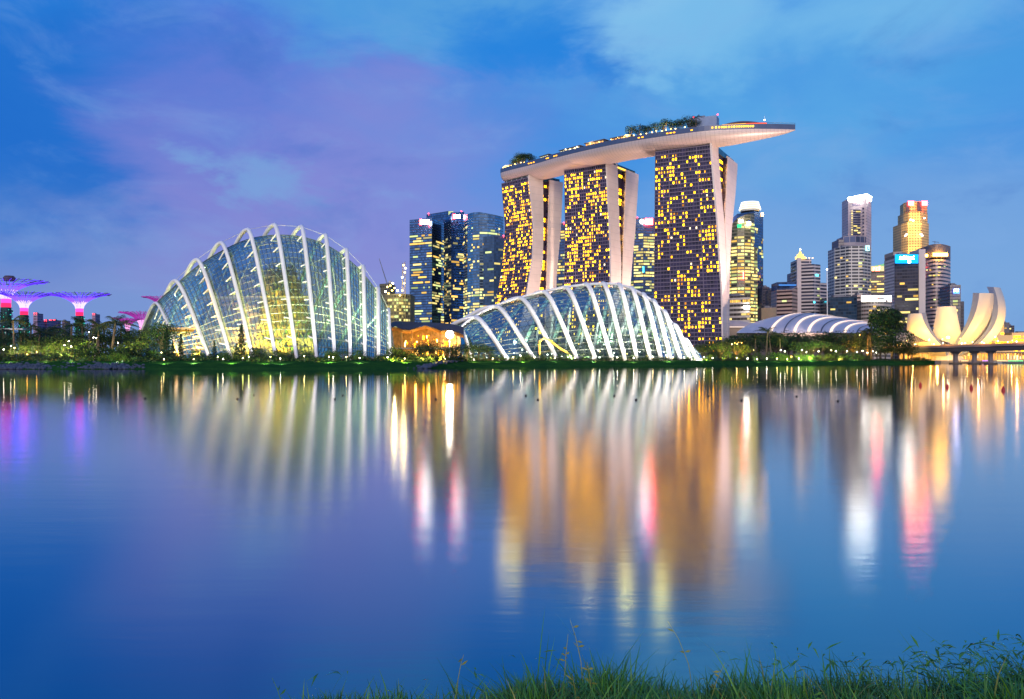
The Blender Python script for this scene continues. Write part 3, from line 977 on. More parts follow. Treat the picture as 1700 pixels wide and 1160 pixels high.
class Dome:
    def __init__(self, ribs, ends, yf, depth, z0=2.6, a_rib=.2, a_gl=.24, gs=.95, gh=.925, kb=(1, 1), a_back=None, sweep=None):
        self.kb, self.a_back, self.sweep = kb, a_back, sweep
        self.a_rib, self.a_gl, self.gs, self.gh, self.z0 = a_rib, a_gl, gs, gh, z0
        Fp, Tp, Hh = [], [], []

        def add(tpx, tpy, fpx):
            y = yf(fpx); yt = y + depth(fpx)
            Fp.append(Vector((PX(fpx, y), y, 0))); Tp.append(Vector((PX(tpx, yt), yt, 0)))
            Hh.append(Vector((max(PZ(tpy, yt) - z0, .15), 0, 0)))
        e = ends[0]; add(*e)
        for r in ribs: add(*r)
        e = ends[1]; add(*e)
        self.F, self.T, self.H = Fp, Tp, Hh
        self.n = len(ribs)

    def st(self, t):
        return crm(self.F, t), crm(self.T, t), max(crm(self.H, t).x, .1)

    def pt(self, t, s, glass=False):
        Fv, Tv, h = self.st(t)
        k = self.gs if glass else 1.0
        bd = Tv - Fv
        sw = interp(t, self.sweep) if self.sweep else 0.0
        q = Tv + (Fv - Tv) * (-s * k) if s < 0 else Tv + Vector((bd.x * self.kb[0] - sw, bd.y * self.kb[1], 0)) * (s * k)
        z = h * hyp(s, (self.a_gl if glass else self.a_rib) if s < 0 else self.a_back or (self.a_gl if glass else self.a_rib)) * (self.gh if glass else 1)
        return Vector((q.x, q.y, self.z0 + z))


def make_dome(D, root, gm, rib_r, nst, bars_t, bars_s, strut=None, lattice=None, braced=True):
    n = len(D.F)
    ss = [-1 + 2 * i / 48 for i in range(49)]
    ss = [math.copysign(abs(x) ** 1.25, x) for x in ss]
    ts = [(n - 1) * i / (nst * (n - 1)) for i in range(nst * (n - 1) + 1)]
    g = MB(); rows = [[D.pt(tt, s, True) for s in ss] for tt in ts]
    uv = [[(tt * 4, s * 24) for s in ss] for tt in ts]
    g.grid(rows, uvs=uv); g.build('glass_shell', gm, root, smooth=True)
    # glazing bars
    mb = MB(); mb.mat(mull_m); mb.mat(mull_lit)
    nb_ = (n - 1) * bars_t
    for i in range(1, nb_):
        tt = (n - 1) * i / nb_
        mb.mat(mull_m)
        mb.tube([D.pt(tt, s, True) for s in ss[::2]], .14, 3, caps=False)
    for j in range(bars_s):
        s = -1 + 2 * (j + .5) / bars_s; s = math.copysign(abs(s) ** 1.2, s)
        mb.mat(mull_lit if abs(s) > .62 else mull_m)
        mb.tube([D.pt(tt, s, True) for tt in ts[1:-1:2]], .14 if abs(s) < .62 else .16, 3, caps=False)
    mb.build('glazing_grid', None, root)
    # diagonal braced frame just inside the glass
    lm = MB(); nd = (n - 1) * 2
    for j in (range(-16, nd + 1, 2) if braced else ()):
        for sg in (1, -1):
            pts = []
            for q in range(33):
                s = -.98 + 1.96 * q / 32
                tt = (j + (8 + 8 * s if sg > 0 else 8 - 8 * s)) * .5
                if .15 < tt < n - 1.15:
                    p = D.pt(tt, s, True); Fv, Tv, h = D.st(tt); c0 = Vector((Tv.x, Tv.y, D.z0)); pts.append(p + (c0 - p).normalized() * .7)
            if len(pts) > 2: lm.tube(pts, .15, 3, caps=False)
    if braced: lm.build('braced_frame', mull_lit, root)
    # arched ribs, each a part with its struts
    for i in range(1, n - 1):
        k = 44
        sr = [-1 + 2 * q / k for q in range(k + 1)]; sr = [math.copysign(abs(x) ** 1.5, x) for x in sr]
        pts = [D.pt(i, s) for s in sr]
        mb = MB()
        r0 = rib_r * (.78 if i in (1, n - 2) else 1)
        mb.tube(pts, [r0 * (.9 + .25 * min(1, hyp(s, .3) + .2)) for s in sr], 8)
        rb = mb.build('rib', rib_m, root, smooth=True)
        if strut:
            for s in strut:
                a = D.pt(i, s); b2 = D.pt(i - .24, s * .97, True)
                sb = MB(); sb.bar(a, b2, .28, 5); sb.build('strut', rib_m, rb)
        if lattice:
            sb = MB(); prev = None
            for q, s in enumerate(lattice):
                a = D.pt(i, s) if q % 2 == 0 else D.pt(i + .02, s, True)
                if prev is not None: sb.bar(prev, a, .16, 4)
                prev = a
            sb.build('strut', rib_m, rb)
    # plinth kerb all round
    pm = MB()
    for sgn in (-1, 1):
        rows = []
        for tt in ts:
            p = D.pt(tt, sgn, True); Fv, Tv, h = D.st(tt); o = (Fv - Tv).normalized() * (-sgn)
            rows.append([p + o * .6 + Vector((0, 0, -1.2)), p + o * .6 + Vector((0, 0, .9)), p - o * .6 + Vector((0, 0, .9)), p - o * .6 + Vector((0, 0, -1.2))])
        pm.grid(rows)
    pm.build('plinth', floor_m, root)
    flat = lambda q: Vector((q.x, q.y, D.z0 - .15))
    fl = MB(); fl.grid([[flat(D.pt(tt, -.98, True)), flat(D.pt(tt, .98, True))] for tt in ts]); fl.build('floor', floor_m, root)


# ---- the tall dome
def cf_y(px): return 322 + 26 * ((px - 500) / 200.0) ** 2 * (1.0 if px < 500 else 1.15)


def cf_d(px): return interp(px, [(240, 16), (300, 24), (420, 34), (520, 36), (600, 30), (650, 22)])


CF = [(258, 503, 302), (290, 466, 349), (326, 431, 385), (366, 403, 421), (410, 381, 459), (455, 373, 493), (500, 376, 526), (540, 390, 556), (575, 414, 582),
      (603, 442, 606), (628, 478, 628), (645, 513, 648)]
D1 = Dome(CF, [(231, 588, 252), (656, 588, 656)], cf_y, cf_d, a_back=.26, sweep=[(2, 0), (6, 16), (10, 24), (12, 20), (13, 4)])
cf = thing('conservatory', 'tall glass dome with widely spaced white ribs looping over its crest', 'glass dome')
g1 = glass_mat('tall_dome_glass', (.50, .74, .74), (.42, .42, .18), .03)
make_dome(D1, cf, g1, .74, 6, 6, 44, strut=[-.16, -.28, -.40, -.52, -.64, -.76, -.88])
# stay cables joining the hoops
mb = MB()
for i in range(1, D1.n):
    mb.bar(D1.pt(i, 0), D1.pt(i + 1, 0), .09, 3)
mb.build('stay_cable', white_metal, cf)
for tt, s, z, e, cc_ in ((2.2, -.35, 6, 5.5e4, (1, .80, .36)), (4.2, -.45, 5, 8e4, (1, .80, .32)), (5.6, -.5, 6, 7e4, (1, .83, .40)), (7.4, -.4, 6, 7e4, (.95, .95, .62)), (9.3, -.3, 5, 5.0e4, (.92, .98, .78)),
                      (10.8, -.2, 4, 2.4e4, (.92, 1, .82)), (5.0, .5, 14, 5e4, (.9, .95, .6)), (3.2, .4, 8, 4e4, (1, .80, .6))):
    p = D1.pt(tt, s, True); p.z = D1.z0 + z
    p.z = D1.z0 + .7; uplight('house_light', p, e * 1.7, (cc_[0], cc_[1] * .9, cc_[2] * .7), 1.0, None, 150, cf)
settle(cf)

# planted mountain with ring walkways inside the tall dome
leaf_mats = [principled('leaf_%s' % nm, c3, .7, var=.3, vscale=.5, spec=.15) for nm, c3 in
             (('deep', (.010, .030, .016)), ('mid', (.022, .058, .020)), ('fresh', (.055, .115, .022)), ('olive', (.060, .070, .018)))]


def leaf_quad(mb, c, size, rng, flat=.0):
    a = Vector((rng.gauss(0, 1), rng.gauss(0, 1), rng.gauss(0, 1) * (1 - flat))); a.normalize()
    b_ = a.orthogonal().normalized(); b_.rotate(Matrix.Rotation(rng.uniform(0, 6.28), 3, a)); d = a.cross(b_)
    l, w_ = size, size * rng.uniform(.45, .8)
    mb.face([c - b_ * l, c - d * w_ * .8 + b_ * l * .1, c + b_ * l, c + d * w_ * .8])


mt = thing('planted_mountain', 'gold lit planted mountain with ring walkways inside the tall glass dome', 'indoor garden')
base = D1.T[6] + Vector((-9, 3, 0))
R = random.Random(5)
mb = MB(); rows = []
for i in range(13):
    h = i / 12 * 39
    r = 19.5 * (1 - .38 * (i / 12) ** 1.3) * (1 if i < 12 else .4)
    rows.append([(base.x + r * (1 + .10 * sin(3 * k + i * .7) + .06 * sin(7 * k)) * cos(2 * pi * k / 20) * 1.25, base.y + r * .62 * (1 + .1 * cos(2 * k + i)) * sin(2 * pi * k / 20), 2.6 + h) for k in range(20)])
b0 = mb.grid(rows, closed=True); mb.poly(range(b0 + 240, b0 + 260))
mb.build('rock_core', principled('mountain_core', (.26, .18, .04), .85, var=.5, vscale=.25), mt)
mb = MB()
for _ in range(4200):
    h = 40 * R.random(); i = h / 40; a = R.uniform(0, 2 * pi)
    r = 19.5 * (1 - .38 * i ** 1.3) * (1.02 + .08 * R.random())
    mb.mat(leaf_mats[R.choice((0, 1, 1, 2, 3, 3))])
    leaf_quad(mb, Vector((base.x + r * 1.25 * cos(a), base.y + r * .62 * sin(a), 2.6 + h)), R.uniform(.5, 1.3), R)
mb.build('planting', None, mt)
walk_m = emit('walkway_soffit_light', (1, .50, .05), .55)
walk_s = principled('walkway_deck', (.45, .34, .16), .6)
for h, rx, ry, dx, tw in ((26.0, 24, 14, 0, .12), (12.5, 27, 13, -14, .05)):
    mb = MB(); ring = []
    mbl = MB(); rl_ = []
    for k in range(49):
        a = pi * .98 + (pi * 1.04) * k / 48
        z = 2.6 + h + tw * 10 * sin(a)
        ca, sa = cos(a), sin(a)
        ring.append([(base.x + dx + rx * q * ca, base.y + ry * q * sa, z + dz) for q, dz in ((1, 0), (1, 1.5), (.93, 1.5), (.93, 0))])
        rl_.append([(base.x + dx + (rx + .15) * ca, base.y + (ry + .15) * sa, z + dz) for dz in (-.15, .55)])
    mb.grid(ring, closed=True); wk = mb.build('walkway', walk_s, mt)
    mbl.grid(rl_); mbl.build('light_strip', walk_m, wk)
for dx, dy, z, e in ((-20, -19, 3.4, 1.5e5), (2, -21, 3.4, 1.9e5), (22, -18, 3.4, 1.2e5), (-34, -12, 3.4, .9e5)):
    lamp('SPOT', 'garden_light', (base.x + dx, base.y + dy, z), e * 1.5, (1, .47, .03), 1.0, (base.x + dx * .35, base.y - 6, 24), 80, .7, mt)
settle(mt)

# ---- the low dome
def fd_y(px): return interp(px, [(760, 404), (860, 396), (1000, 391), (1100, 396), (1165, 406)])


def fd_d(px): return interp(px, [(770, 22), (850, 30), (1000, 34), (1080, 30), (1130, 20), (1165, 6)])


FD = [(765, 547, 785), (789, 527, 843), (823, 509, 888), (863, 495, 926), (902, 484.5, 959), (939, 477, 989), (973, 472, 1016), (1001, 470.5, 1038), (1027, 472, 1058),
      (1048, 478, 1080), (1067, 488, 1098), (1084, 499, 1114), (1101, 516, 1130), (1119, 539, 1146), (1138, 563, 1157)]
D2 = Dome(FD, [(752, 586, 765), (1163, 588, 1166)], fd_y, fd_d, a_rib=.21, a_gl=.24, gs=.94, gh=.95, kb=(2.0, .75), a_back=1.0)
fdm = thing('conservatory', 'low glass dome with closely packed bright white arched ribs', 'glass dome')
g2 = glass_mat('low_dome_glass', (.66, .82, .78), (.45, .50, .36), .02)
make_dome(D2, fdm, g2, 1.0, 5, 3, 30, braced=False, lattice=[-.05, -.12, -.19, -.26, -.33, -.40, -.47, -.54])
for tt, s, z, e, cc_ in ((2.5, -.4, 6, 2.4e4, (1, .90, .55)), (4.2, -.5, 7, 3.4e4, (1, .88, .45)), (6.0, -.45, 7, 4.2e4, (1, .90, .5)), (8.0, -.45, 7, 4.2e4, (1, .92, .60)), (10, -.4, 6, 3.6e4, (1, .95, .7)), (12, -.3, 5, 2.4e4, (1, .96, .8)),
                      (5, .5, 8, 3e4, (.9, 1, .7)), (9, .5, 8, 3e4, (.9, 1, .7))):
    p = D2.pt(tt, s, True); p.z = D2.z0 + z
    p.z = D2.z0 + .7; uplight('house_light', p, e * 2.8, cc_, 1.0, None, 150, fdm)
for (xa, ya), (xb, yb) in (((600, 350), (575, 520)), ((690, 330), (660, 520)), ((800, 270), (770, 515)), ((895, 330), (860, 520)), ((985, 330), (950, 515)), ((1080, 320), (1020, 520)), ((1165, 320), (1085, 525)), ((1250, 330), (1150, 530)), ((1320, 380), (1230, 535))):
    mb = MB(); mb.bar(P(740 + xa / 3.864, 440 + ya / 3.864, 428), P(740 + xb / 3.864, 440 + yb / 3.864 + 6, 428), .62, 6); mb.build('inner_prop', rib_m, fdm)
# rib floods at the feet
for D_, root, e0, ids in ((D1, cf, 2.3e4, range(1, 13)), (D2, fdm, 1.2e5, range(1, 16))):
    for i in ids:
        Fv, Tv, h = D_.st(i)
        o = (Fv - Tv).normalized()
        src = Fv + o * 9 + Vector((2.5, -1.5, 3.2))
        aim = D_.pt(i, -.45)
        l = lamp('SPOT', 'rib_flood', src - root.location, e0 * (.45 + .55 * min(1, h / 45)), (1, .93, .80), .5, None, 66, .7, root)
        l.rotation_euler = (aim - src).to_track_quat('-Z', 'Y').to_euler()
mb = MB(); mb.tube([D2.pt(.6 + 13.9 * k / 60, .03) for k in range(61)], .75, 8); mb.build('ridge_beam', rib_m, fdm, smooth=True)
settle(fdm)
# terraces and gold arch in the low dome
tr_ = thing('flower_terrace', 'gold edged planted terraces and arch inside the low glass dome', 'indoor garden')
mb = MB()
for k, (t0, t1, s0, h) in enumerate(((1.2, 13.0, -.55, 2.2), (2.0, 12.4, -.2, 4.5), (3.0, 11.5, .2, 8.0))):
    rows = []
    for q in range(30):
        p = D2.pt(t0 + (t1 - t0) * q / 29, s0, True); o = Vector((0, 5, 0))
        rows.append([(p.x, p.y, 2.4), (p.x, p.y, 2.6 + h), (p.x, p.y + 9, 2.6 + h)])
    mb.grid(rows)
mb.build('terrace', principled('terrace_wall', (.22, .24, .16), .8, var=.4, vscale=.3), tr_)
mb = MB(); R = random.Random(9)
for _ in range(3000):
    tt = R.uniform(1.4, 12.6); s0, h = R.choice(((-.5, 2.4), (-.15, 4.8), (.22, 8.2)))
    p = D2.pt(tt, s0, True); p.z = 2.6 + h + R.random() ** 2 * 4.5; p.y += R.uniform(0, 6); p.x += R.uniform(-1, 1)
    mb.mat(leaf_mats[R.choice((0, 1, 1, 2, 2, 3))]); leaf_quad(mb, p, R.uniform(.4, 1.0), R)
mb.build('planting', None, tr_)
pa = D2.pt(3.6, -.75, True); pb2 = D2.pt(5.6, -.8, True)
mb = MB()
pts = [Vector((PX(x, 398), 398, PZ(y, 398))) for x, y in ((896, 588), (896, 566), (904, 561), (915, 566), (928, 577), (948, 589))]
mb.tube(pts, .55, 6); mb.build('arch', principled('gold_arch', (.75, .45, .06), .4, .3), tr_)
mb = MB()
for k in range(40):
    tt = R.uniform(1.5, 13); p = D2.pt(tt, R.uniform(-.8, -.3), True); p.z = R.uniform(4, 8)
    mb = MB(); mb.lathe([(.05, -.3), (.3, -.1), (.3, .15), (.05, .3)], p, 5); mb.build('bulb', bulb_c if k % 3 else bulb_y, tr_)
settle(tr_)
# ------------------------------------------------------------------ city towers
GL_BLUE = (.020, .055, .115); GL_DARK = (.020, .028, .055)
lit_y = [emit('office_light_yellow', (1, .78, .25), 1.5, .5), emit('office_light_lime', (.85, 1, .38), 1.1, .5), emit('office_light_amber', (1, .58, .12), 1.4, .5), emit('office_light_dim', (.9, .8, .35), .5, .5)]
white_glow = emit('lit_sign_white', (1, .97, .90), 26)
red_glow = emit('lit_sign_red', (1, .03, .03), 45)
cyan_glow = emit('lit_sign_cyan', (.05, .75, 1), 8)
green_glow = emit('lit_sign_green', (.05, .9, .35), 1.5)
gold_glow = emit('lit_sign_gold', (1, .50, .04), 40)
blue_glow = emit('lit_sign_blue', (.05, .12, 1), 10)
teal_panel = emit('sign_board_blue', (.005, .22, .55), 3.6)


def footprint(front, depth=(0, 40)):
    """front: visible corners (photo column, distance), left to right -> closed counter-clockwise footprint."""
    f = [(PX(px, y), y) for px, y in front]
    dl, dr = (depth, depth) if not isinstance(depth[0], (tuple, list)) else depth
    l, r = f[0], f[-1]
    kl, kr = l[0] / l[1], r[0] / r[1]
    return f + [(r[0] + dr[0] + kr * 0, r[1] + dr[1]), (l[0] + dl[0], l[1] + dl[1])]


roof_plant = principled('roof_plant_grey', (.16, .16, .19), .7, var=.2, vscale=.2)


def office(name, label, front, top, m, parent=None, depth=None, base=2.0, cat='office tower', y_ref=None, roofs=None, group=None):
    """A block whose visible corners are given; returns (root, footprint, top height)."""
    root = parent or thing(name, label, cat, group)
    yr = y_ref or min(y for _, y in front)
    if depth is None:
        depth = ((2, 30), (2, 30))
    fp = footprint(front, depth)
    zt = PZ(top, yr) if not isinstance(top, (list, tuple)) else None
    if zt is None:
        tz = [PZ(tp, y) for tp, (_, y) in zip(top, front)]
        zs = tz + [tz[-1], tz[0]]
    else:
        zs = [zt] * len(fp)
    mb = MB(); mb.prism(fp, base, zs)
    mb.build('wall' if parent is None else 'annex', m, root)
    if parent is None and max(zs) - min(zs) < 1 and zs[0] > 40:
        c0 = Vector((sum(p[0] for p in fp) / len(fp), sum(p[1] for p in fp) / len(fp), zs[0])); w0 = abs(fp[0][0] - fp[len(front) - 1][0])
        mb = MB(); mb.box(c0 + Vector((-w0 * .12, -6, 1.3)), (w0 * .45, 8, 2.8)); mb.box(c0 + Vector((w0 * .22, -6, .8)), (w0 * .22, 6, 1.8))
        mb.build('roof_unit', roof_plant, root)
    return root, fp, zs


def strips(fp, faces, z0, z1, fh, bw, prob, rng, mats, fs=.35, run=3, off=.3, floors=None, uvbase=0.0, rowp=None, proud=None):
    """Lit windows on the given faces of a footprint, aligned with floors (multiples of fh)."""
    out = []
    for fi in faces:
        a = Vector((*fp[fi], 0)); c = Vector((*fp[(fi + 1) % len(fp)], 0)); L = (c - a).length
        if L < 1: continue
        d = (c - a) / L; n = Vector((d.y, -d.x, 0)) * off
        k0 = int(math.ceil(z0 / fh)); k1 = int(z1 / fh)
        nb = max(1, int(L / bw))
        for k in range(k0, k1):
            pr = prob((k * fh - z0) / (z1 - z0))
            if rng.random() < .4: pr *= .35
            elif rng.random() < .25: pr = min(1, pr * 2.4)
            j = 0
            while j < nb:
                if rng.random() < pr:
                    r = min(rng.randint(1, run), nb - j)
                    u0 = (j + .1) * L / nb; u1 = (j + r - .1) * L / nb
                    za, zb = (k + fs + .04) * fh, (k + .96) * fh
                    q0 = a + d * u0 + n; q1 = a + d * u1 + n
                    out.append(([(q0.x, q0.y, za), (q1.x, q1.y, za), (q1.x, q1.y, zb), (q0.x, q0.y, zb)], mats[min(int(rng.random() ** 1.3 * len(mats)), len(mats) - 1)]))
                    j += r
                else: j += 1
    return out


def sign(root, px0, px1, py0, py1, Y, m, name='sign', thick=.8):
    a, c = P(px0, py1, Y), P(px1, py0, Y)
    mb = MB(); mb.box(((a.x + c.x) / 2, Y, (a.z + c.z) / 2), (c.x - a.x, thick, c.z - a.z)); return mb.build(name, m, root)


def glyphs(root, px0, px1, py0, py1, Y, m, n, rng, name='lettering'):
    """A row of small raised logo strokes, as blurred as the photograph shows them."""
    mb = MB(); w_ = (px1 - px0) / n
    for i in range(n):
        x0 = px0 + i * w_
        h0 = py0 + (py1 - py0) * rng.choice((0, .0, .25)); h1 = py1
        a, c = P(x0 + w_ * .12, h1, Y), P(x0 + w_ * .40, h0, Y); mb.box(((a.x + c.x) / 2, Y, (a.z + c.z) / 2), (c.x - a.x, .5, c.z - a.z))
        for fy in (rng.choice((.1, .3)), rng.choice((.55, .85))):
            yy = py0 + (py1 - py0) * fy
            a, c = P(x0 + w_ * .40, yy + (py1 - py0) * .1, Y), P(x0 + w_ * .85, yy - (py1 - py0) * .1, Y)
            mb.box(((a.x + c.x) / 2, Y, (a.z + c.z) / 2), (c.x - a.x, .5, c.z - a.z))
    return mb.build(name, m, root)


def beacon(root, px, py, Y, m=None):
    mb = MB(); p = P(px, py, Y); mb.lathe([(.2, -.8), (.9, -.5), (.9, .5), (.2, .8)], p, 6); mb.bar(p - Vector((0, 0, 3)), p, .2, 4)
    mb.build('beacon', m or bm_red, root)


R = random.Random(31)
# -- bank towers between the domes
mA = facade('tower_glass_blue', (.13, .24, .40), (.030, .045, .085), 4.0, 3.0, .30, .05, .14, .35, gmetal=.9, gvar=.35)
mB = facade('tower_glass_navy', (.10, .20, .37), (.022, .045, .09), 4.0, 2.4, .22, .10, .12, .35, gmetal=.9, gvar=.35)
mD = facade('tower_glass_banded', (.17, .30, .43), (.09, .15, .22), 4.0, 3.2, .34, .02, .14, .4, gmetal=.9, gvar=.35)
rt, fp, zs = office('office_tower', 'flat topped blue glass tower with a white sign, beside the building site', [(680, 1310), (717, 1290), (737, 1335)], 361.4, mA, depth=((4, 40), (0, 30)))
qd = strips(fp, [0, 1], 6, zs[0] - 22, 4.0, 3.0, lambda f: .20 if f > .8 else .13 if f > .35 else .10, R, lit_y, .30, 7)
add_windows(rt, qd, 70)
sign(rt, 699, 712.5, 364.5, 371.5, 1285, white_glow); sign(rt, 696.5, 700, 364, 373, 1285.8, red_glow, 'logo'); settle(rt)
rt, fp, zs = office('office_tower', 'dark blue tower with slanting roof behind the two signed bank towers', [(708, 1400), (744, 1372), (753, 1395)], [356, 350, 351], mB, depth=((4, 40), (0, 30)))
add_windows(rt, strips(fp, [0], 100, zs[0] - 40, 4.0, 3.0, lambda f: .10, R, lit_y, .22, 4), 30)
mb = MB()
for k in range(8):
    a, c = P(744.5, 363 - k * 1.6, 1368), P(752.5 - (7 - k) * .8, 362 - k * 1.6, 1368); mb.box(((a.x + c.x) / 2, 1368, (a.z + c.z) / 2), (c.x - a.x, .5, c.z - a.z))
mb.build('window', lit_y[1], rt)
for k, py in enumerate((375, 378, 381, 384.5, 387)):
    sign(rt, 729, 737 - k, py, py + 1.8, 1369, lit_y[1] if k else lit_y[0], 'window')
beacon(rt, 711.5, 354, 1395); settle(rt)
rt, fp, zs = office('office_tower', 'narrow blue tower with red and white sign and an angled roof', [(737, 1295), (749, 1262), (770.5, 1278)], [366, 352, 351.5], mB, depth=((2, 40), (0, 30)))
qd = strips(fp, [0, 1], 6, zs[1] - 30, 4.0, 3.0, lambda f: .12, R, [lit_y[2], lit_y[0], lit_y[2], lit_y[3]], .22, 5)
add_windows(rt, qd, 60)
sign(rt, 755.5, 764, 356, 362, 1259, white_glow); sign(rt, 751.8, 755.6, 355.5, 363, 1259.4, red_glow, 'logo'); beacon(rt, 766, 350.5, 1275); settle(rt)
cv = [(769.5, 1236), (776, 1212), (785, 1197), (796, 1191), (810, 1193), (822, 1200), (830, 1208), (836, 1222)]
rt, fp, zs = office('office_tower', 'rounded banded glass tower with many lit floors, next to the first hotel tower', cv, [357, 355, 352.5, 351.8, 354, 356.5, 358.5, 360], mD, depth=((4, 40), (0, 30)))
qd = strips(fp, range(0, 7), 6, 110, 4.0, 3.2, lambda f: .72 if f < .62 else .40, R, [lit_y[0], lit_y[1], lit_y[0], lit_y[3]], .34, 4)
qd += strips(fp, range(0, 6), 110, zs[3] - 14, 4.0, 3.2, lambda f: .10, R, lit_y, .34, 4)
add_windows(rt, qd, 100)
_, fp2, z2 = office('', '', [(802, 1192), (820, 1182), (837.5, 1194)], 391, facade('tower_annex_glass', (.05, .10, .18), (.05, .09, .15), 4.0, 3.2, .3, .03, .42, .5, gmetal=.3, gvar=.35), parent=rt, depth=((0, 8), (0, 10)))
add_windows(rt, strips(fp2, [0, 1], 8, 105, 4.0, 3.2, lambda f: .5, R, lit_y, .3, 5), 60)
add_windows(rt, strips(fp2, [0, 1], 105, z2[0] - 8, 4.0, 3.2, lambda f: .10, R, lit_y, .3, 4), 20)
beacon(rt, 836, 391, 1190); settle(rt)

# -- building site
rt = thing('building_site', 'half built block hung with work lights, beside the flat topped blue tower', 'building site')
mS = facade('site_frame', (.06, .055, .03), (.16, .15, .09), 4.0, 4.0, .4, .25, .5, .8)
_, fp, zs = office('', '', [(640, 1010), (662, 1000), (681, 1012)], 487, mS, parent=rt)
add_windows(rt, strips(fp, [0, 1], 6, zs[0] - 3, 4.0, 3.0, lambda f: .75, R, [lit_y[1], lit_y[0], lit_y[3]], .3, 2), 80)
_, fp, zs = office('', '', [(630, 1060), (648, 1050)], 470, mS, parent=rt)
mb = MB()
for px, py in ((668.5, 470), (668.5, 455), (669, 443), (671, 435), (673, 440), (674, 460)):
    pass
mast = MB()
for sx in (-2.2, 2.2):
    mast.bar(P(670, 535, 1000) + Vector((sx, 0, 0)), P(670.5, 436, 1000) + Vector((sx * .6, 0, 0)), .35, 4)
for k in range(16):
    z = 8 + k * 7; mast.bar((PX(670, 1000) - 2, 1000, z), (PX(670, 1000) + 2, 1000, z + 7), .2, 4)
mast.build('hoist_mast', principled('site_steel', (.35, .28, .12), .5, .3), rt)
for px, py in ((668, 482), (671, 470), (668, 460), (672, 452), (670, 440), (673, 445), (643, 476), (648, 474), (651, 482), (640, 484), (655, 478), (645, 487), (660, 482), (664, 490), (652, 470)):
    mb = MB(); mb.lathe([(.3, -1.0), (1.1, -.5), (1.1, .5), (.3, 1.0)], P(px, py, 996), 6); mb.build('work_light', bulb_y if R.random() < .6 else bulb_c, rt)
lamp('POINT', 'site_light', P(655, 500, 985), 2.5e4, (1, .85, .35), 1, parent=rt); lamp('POINT', 'site_light', P(670, 470, 992), 1.2e4, (1, .8, .3), 1, parent=rt)
settle(rt)
rt = thing('tower_crane', 'thin tower crane with raised jib above the building site', 'crane')
st = principled('crane_steel', (.18, .20, .26), .5, .4)
mb = MB(); mb.bar(P(643, 482, 1030), P(643, 470, 1030), .7, 4); mb.build('tower', st, rt)
mb = MB()
a, c = P(643, 472, 1030), P(629.5, 429, 1030)
for off in (-.5, .5): mb.bar(a + Vector((off, 0, 0)), c, .28, 4)
for k in range(12): q = a.lerp(c, k / 12); mb.bar(q + Vector((-.7, 0, 0)), a.lerp(c, (k + 1) / 12) + Vector((.7, 0, 0)), .14, 3)
mb.build('jib', st, rt)
mb = MB(); mb.bar(a, P(647, 466, 1030), .4, 4); mb.box(P(647.5, 468, 1030), (3, 2, 3)); mb.build('counterweight', st, rt); settle(rt)

# -- towers seen between the hotel slabs
mG = facade('tower_glass_slate', (.13, .19, .30), (.06, .07, .10), 4.0, 3.0, .32, .06, .2, .5, gmetal=.9, gvar=.35)
rt, fp, zs = office('office_tower', 'slim slate tower seen through the gap between the first two hotel slabs', [(924, 1160), (944, 1150)], 371, mG)
add_windows(rt, strips(fp, [0], 6, zs[0] - 8, 4.0, 3.0, lambda f: .22, R, lit_y, .32, 3), 40); beacon(rt, 936, 369.5, 1150); settle(rt)
rt, fp, zs = office('office_tower', 'slate tower with red crown and round white lamp between the second and third hotel slabs', [(1046, 1172), (1052, 1160), (1068, 1154), (1092, 1160)], [363, 361.5, 361.5, 362], mG)
qd = strips(fp, [1, 2], 115, zs[1] - 22, 4.0, 3.0, lambda f: .85, R, [lit_y[0], lit_y[0], lit_y[1]], .32, 4) + strips(fp, [0, 1, 2], 6, 115, 4.0, 3.0, lambda f: .34, R, [lit_y[0], lit_y[1], lit_y[3]], .32, 4)
add_windows(rt, qd, 90)
sign(rt, 1071, 1084, 362.5, 373, 1152.6, red_glow, 'red_panel'); sign(rt, 1066, 1078, 366, 369.5, 1151, white_glow)
mb = MB(); p = P(1065.5, 367.5, 1151); mb.lathe([(.3, -2.8), (2.0, -2.0), (2.8, 0), (2.0, 2.0), (.3, 2.8)], p, 10); mb.build('lamp', white_glow, rt)
sign(rt, 1067.5, 1069, 442, 452, 1152, cyan_glow, 'light_tube'); beacon(rt, 1058, 361, 1158)
settle(rt)

# -- curved lit tower and the crowned tower behind it
mF = facade('curved_tower_glass', (.09, .085, .035), (.26, .22, .12), 4.0, 3.0, .36, .06, .25, .5)
prof_f = [(1206, 1010), (1214, 996), (1224, 989), (1236, 987), (1246, 990), (1252.5, 998)]
rt, fp, zs = office('office_tower', 'curved tower with every floor glowing yellow, beside the widest hotel slab', prof_f, [378, 372, 362.5, 356.5, 354, 353.6], mF, depth=((2, 26), (0, 24)))
add_windows(rt, strips(fp, range(0, 5), 40, zs[0] - 10, 4.0, 3.0, lambda f: .93, R, [lit_y[0], lit_y[0], lit_y[0], lit_y[2], lit_y[1]], .36, 6), 100)
add_windows(rt, strips(fp, [2, 3, 4], zs[0] - 10, zs[2] - 2, 4.0, 3.0, lambda f: .75, R, [lit_y[0], lit_y[1]], .36, 5), 20)
_, fp2, z2 = office('', '', [(1251, 996), (1257.5, 999)], 410, mF, parent=rt, depth=((0, 18), (0, 18)))
add_windows(rt, strips(fp2, [0], 6, z2[0] - 4, 4.0, 3.0, lambda f: .9, R, [lit_y[1], lit_y[0]], .36, 2), 40)
sign(rt, 1227, 1233, 364.5, 369, 984.5, white_glow); sign(rt, 1240.5, 1246, 368, 374, 985, white_glow)
sign(rt, 1242.5, 1244, 367, 370, 984, blue_glow, 'logo'); sign(rt, 1224, 1231, 372, 378, 985.5, green_glow, 'lit_panel')
sign(rt, 1233.3, 1234.6, 451, 463, 985, red_glow, 'light_tube'); settle(rt)
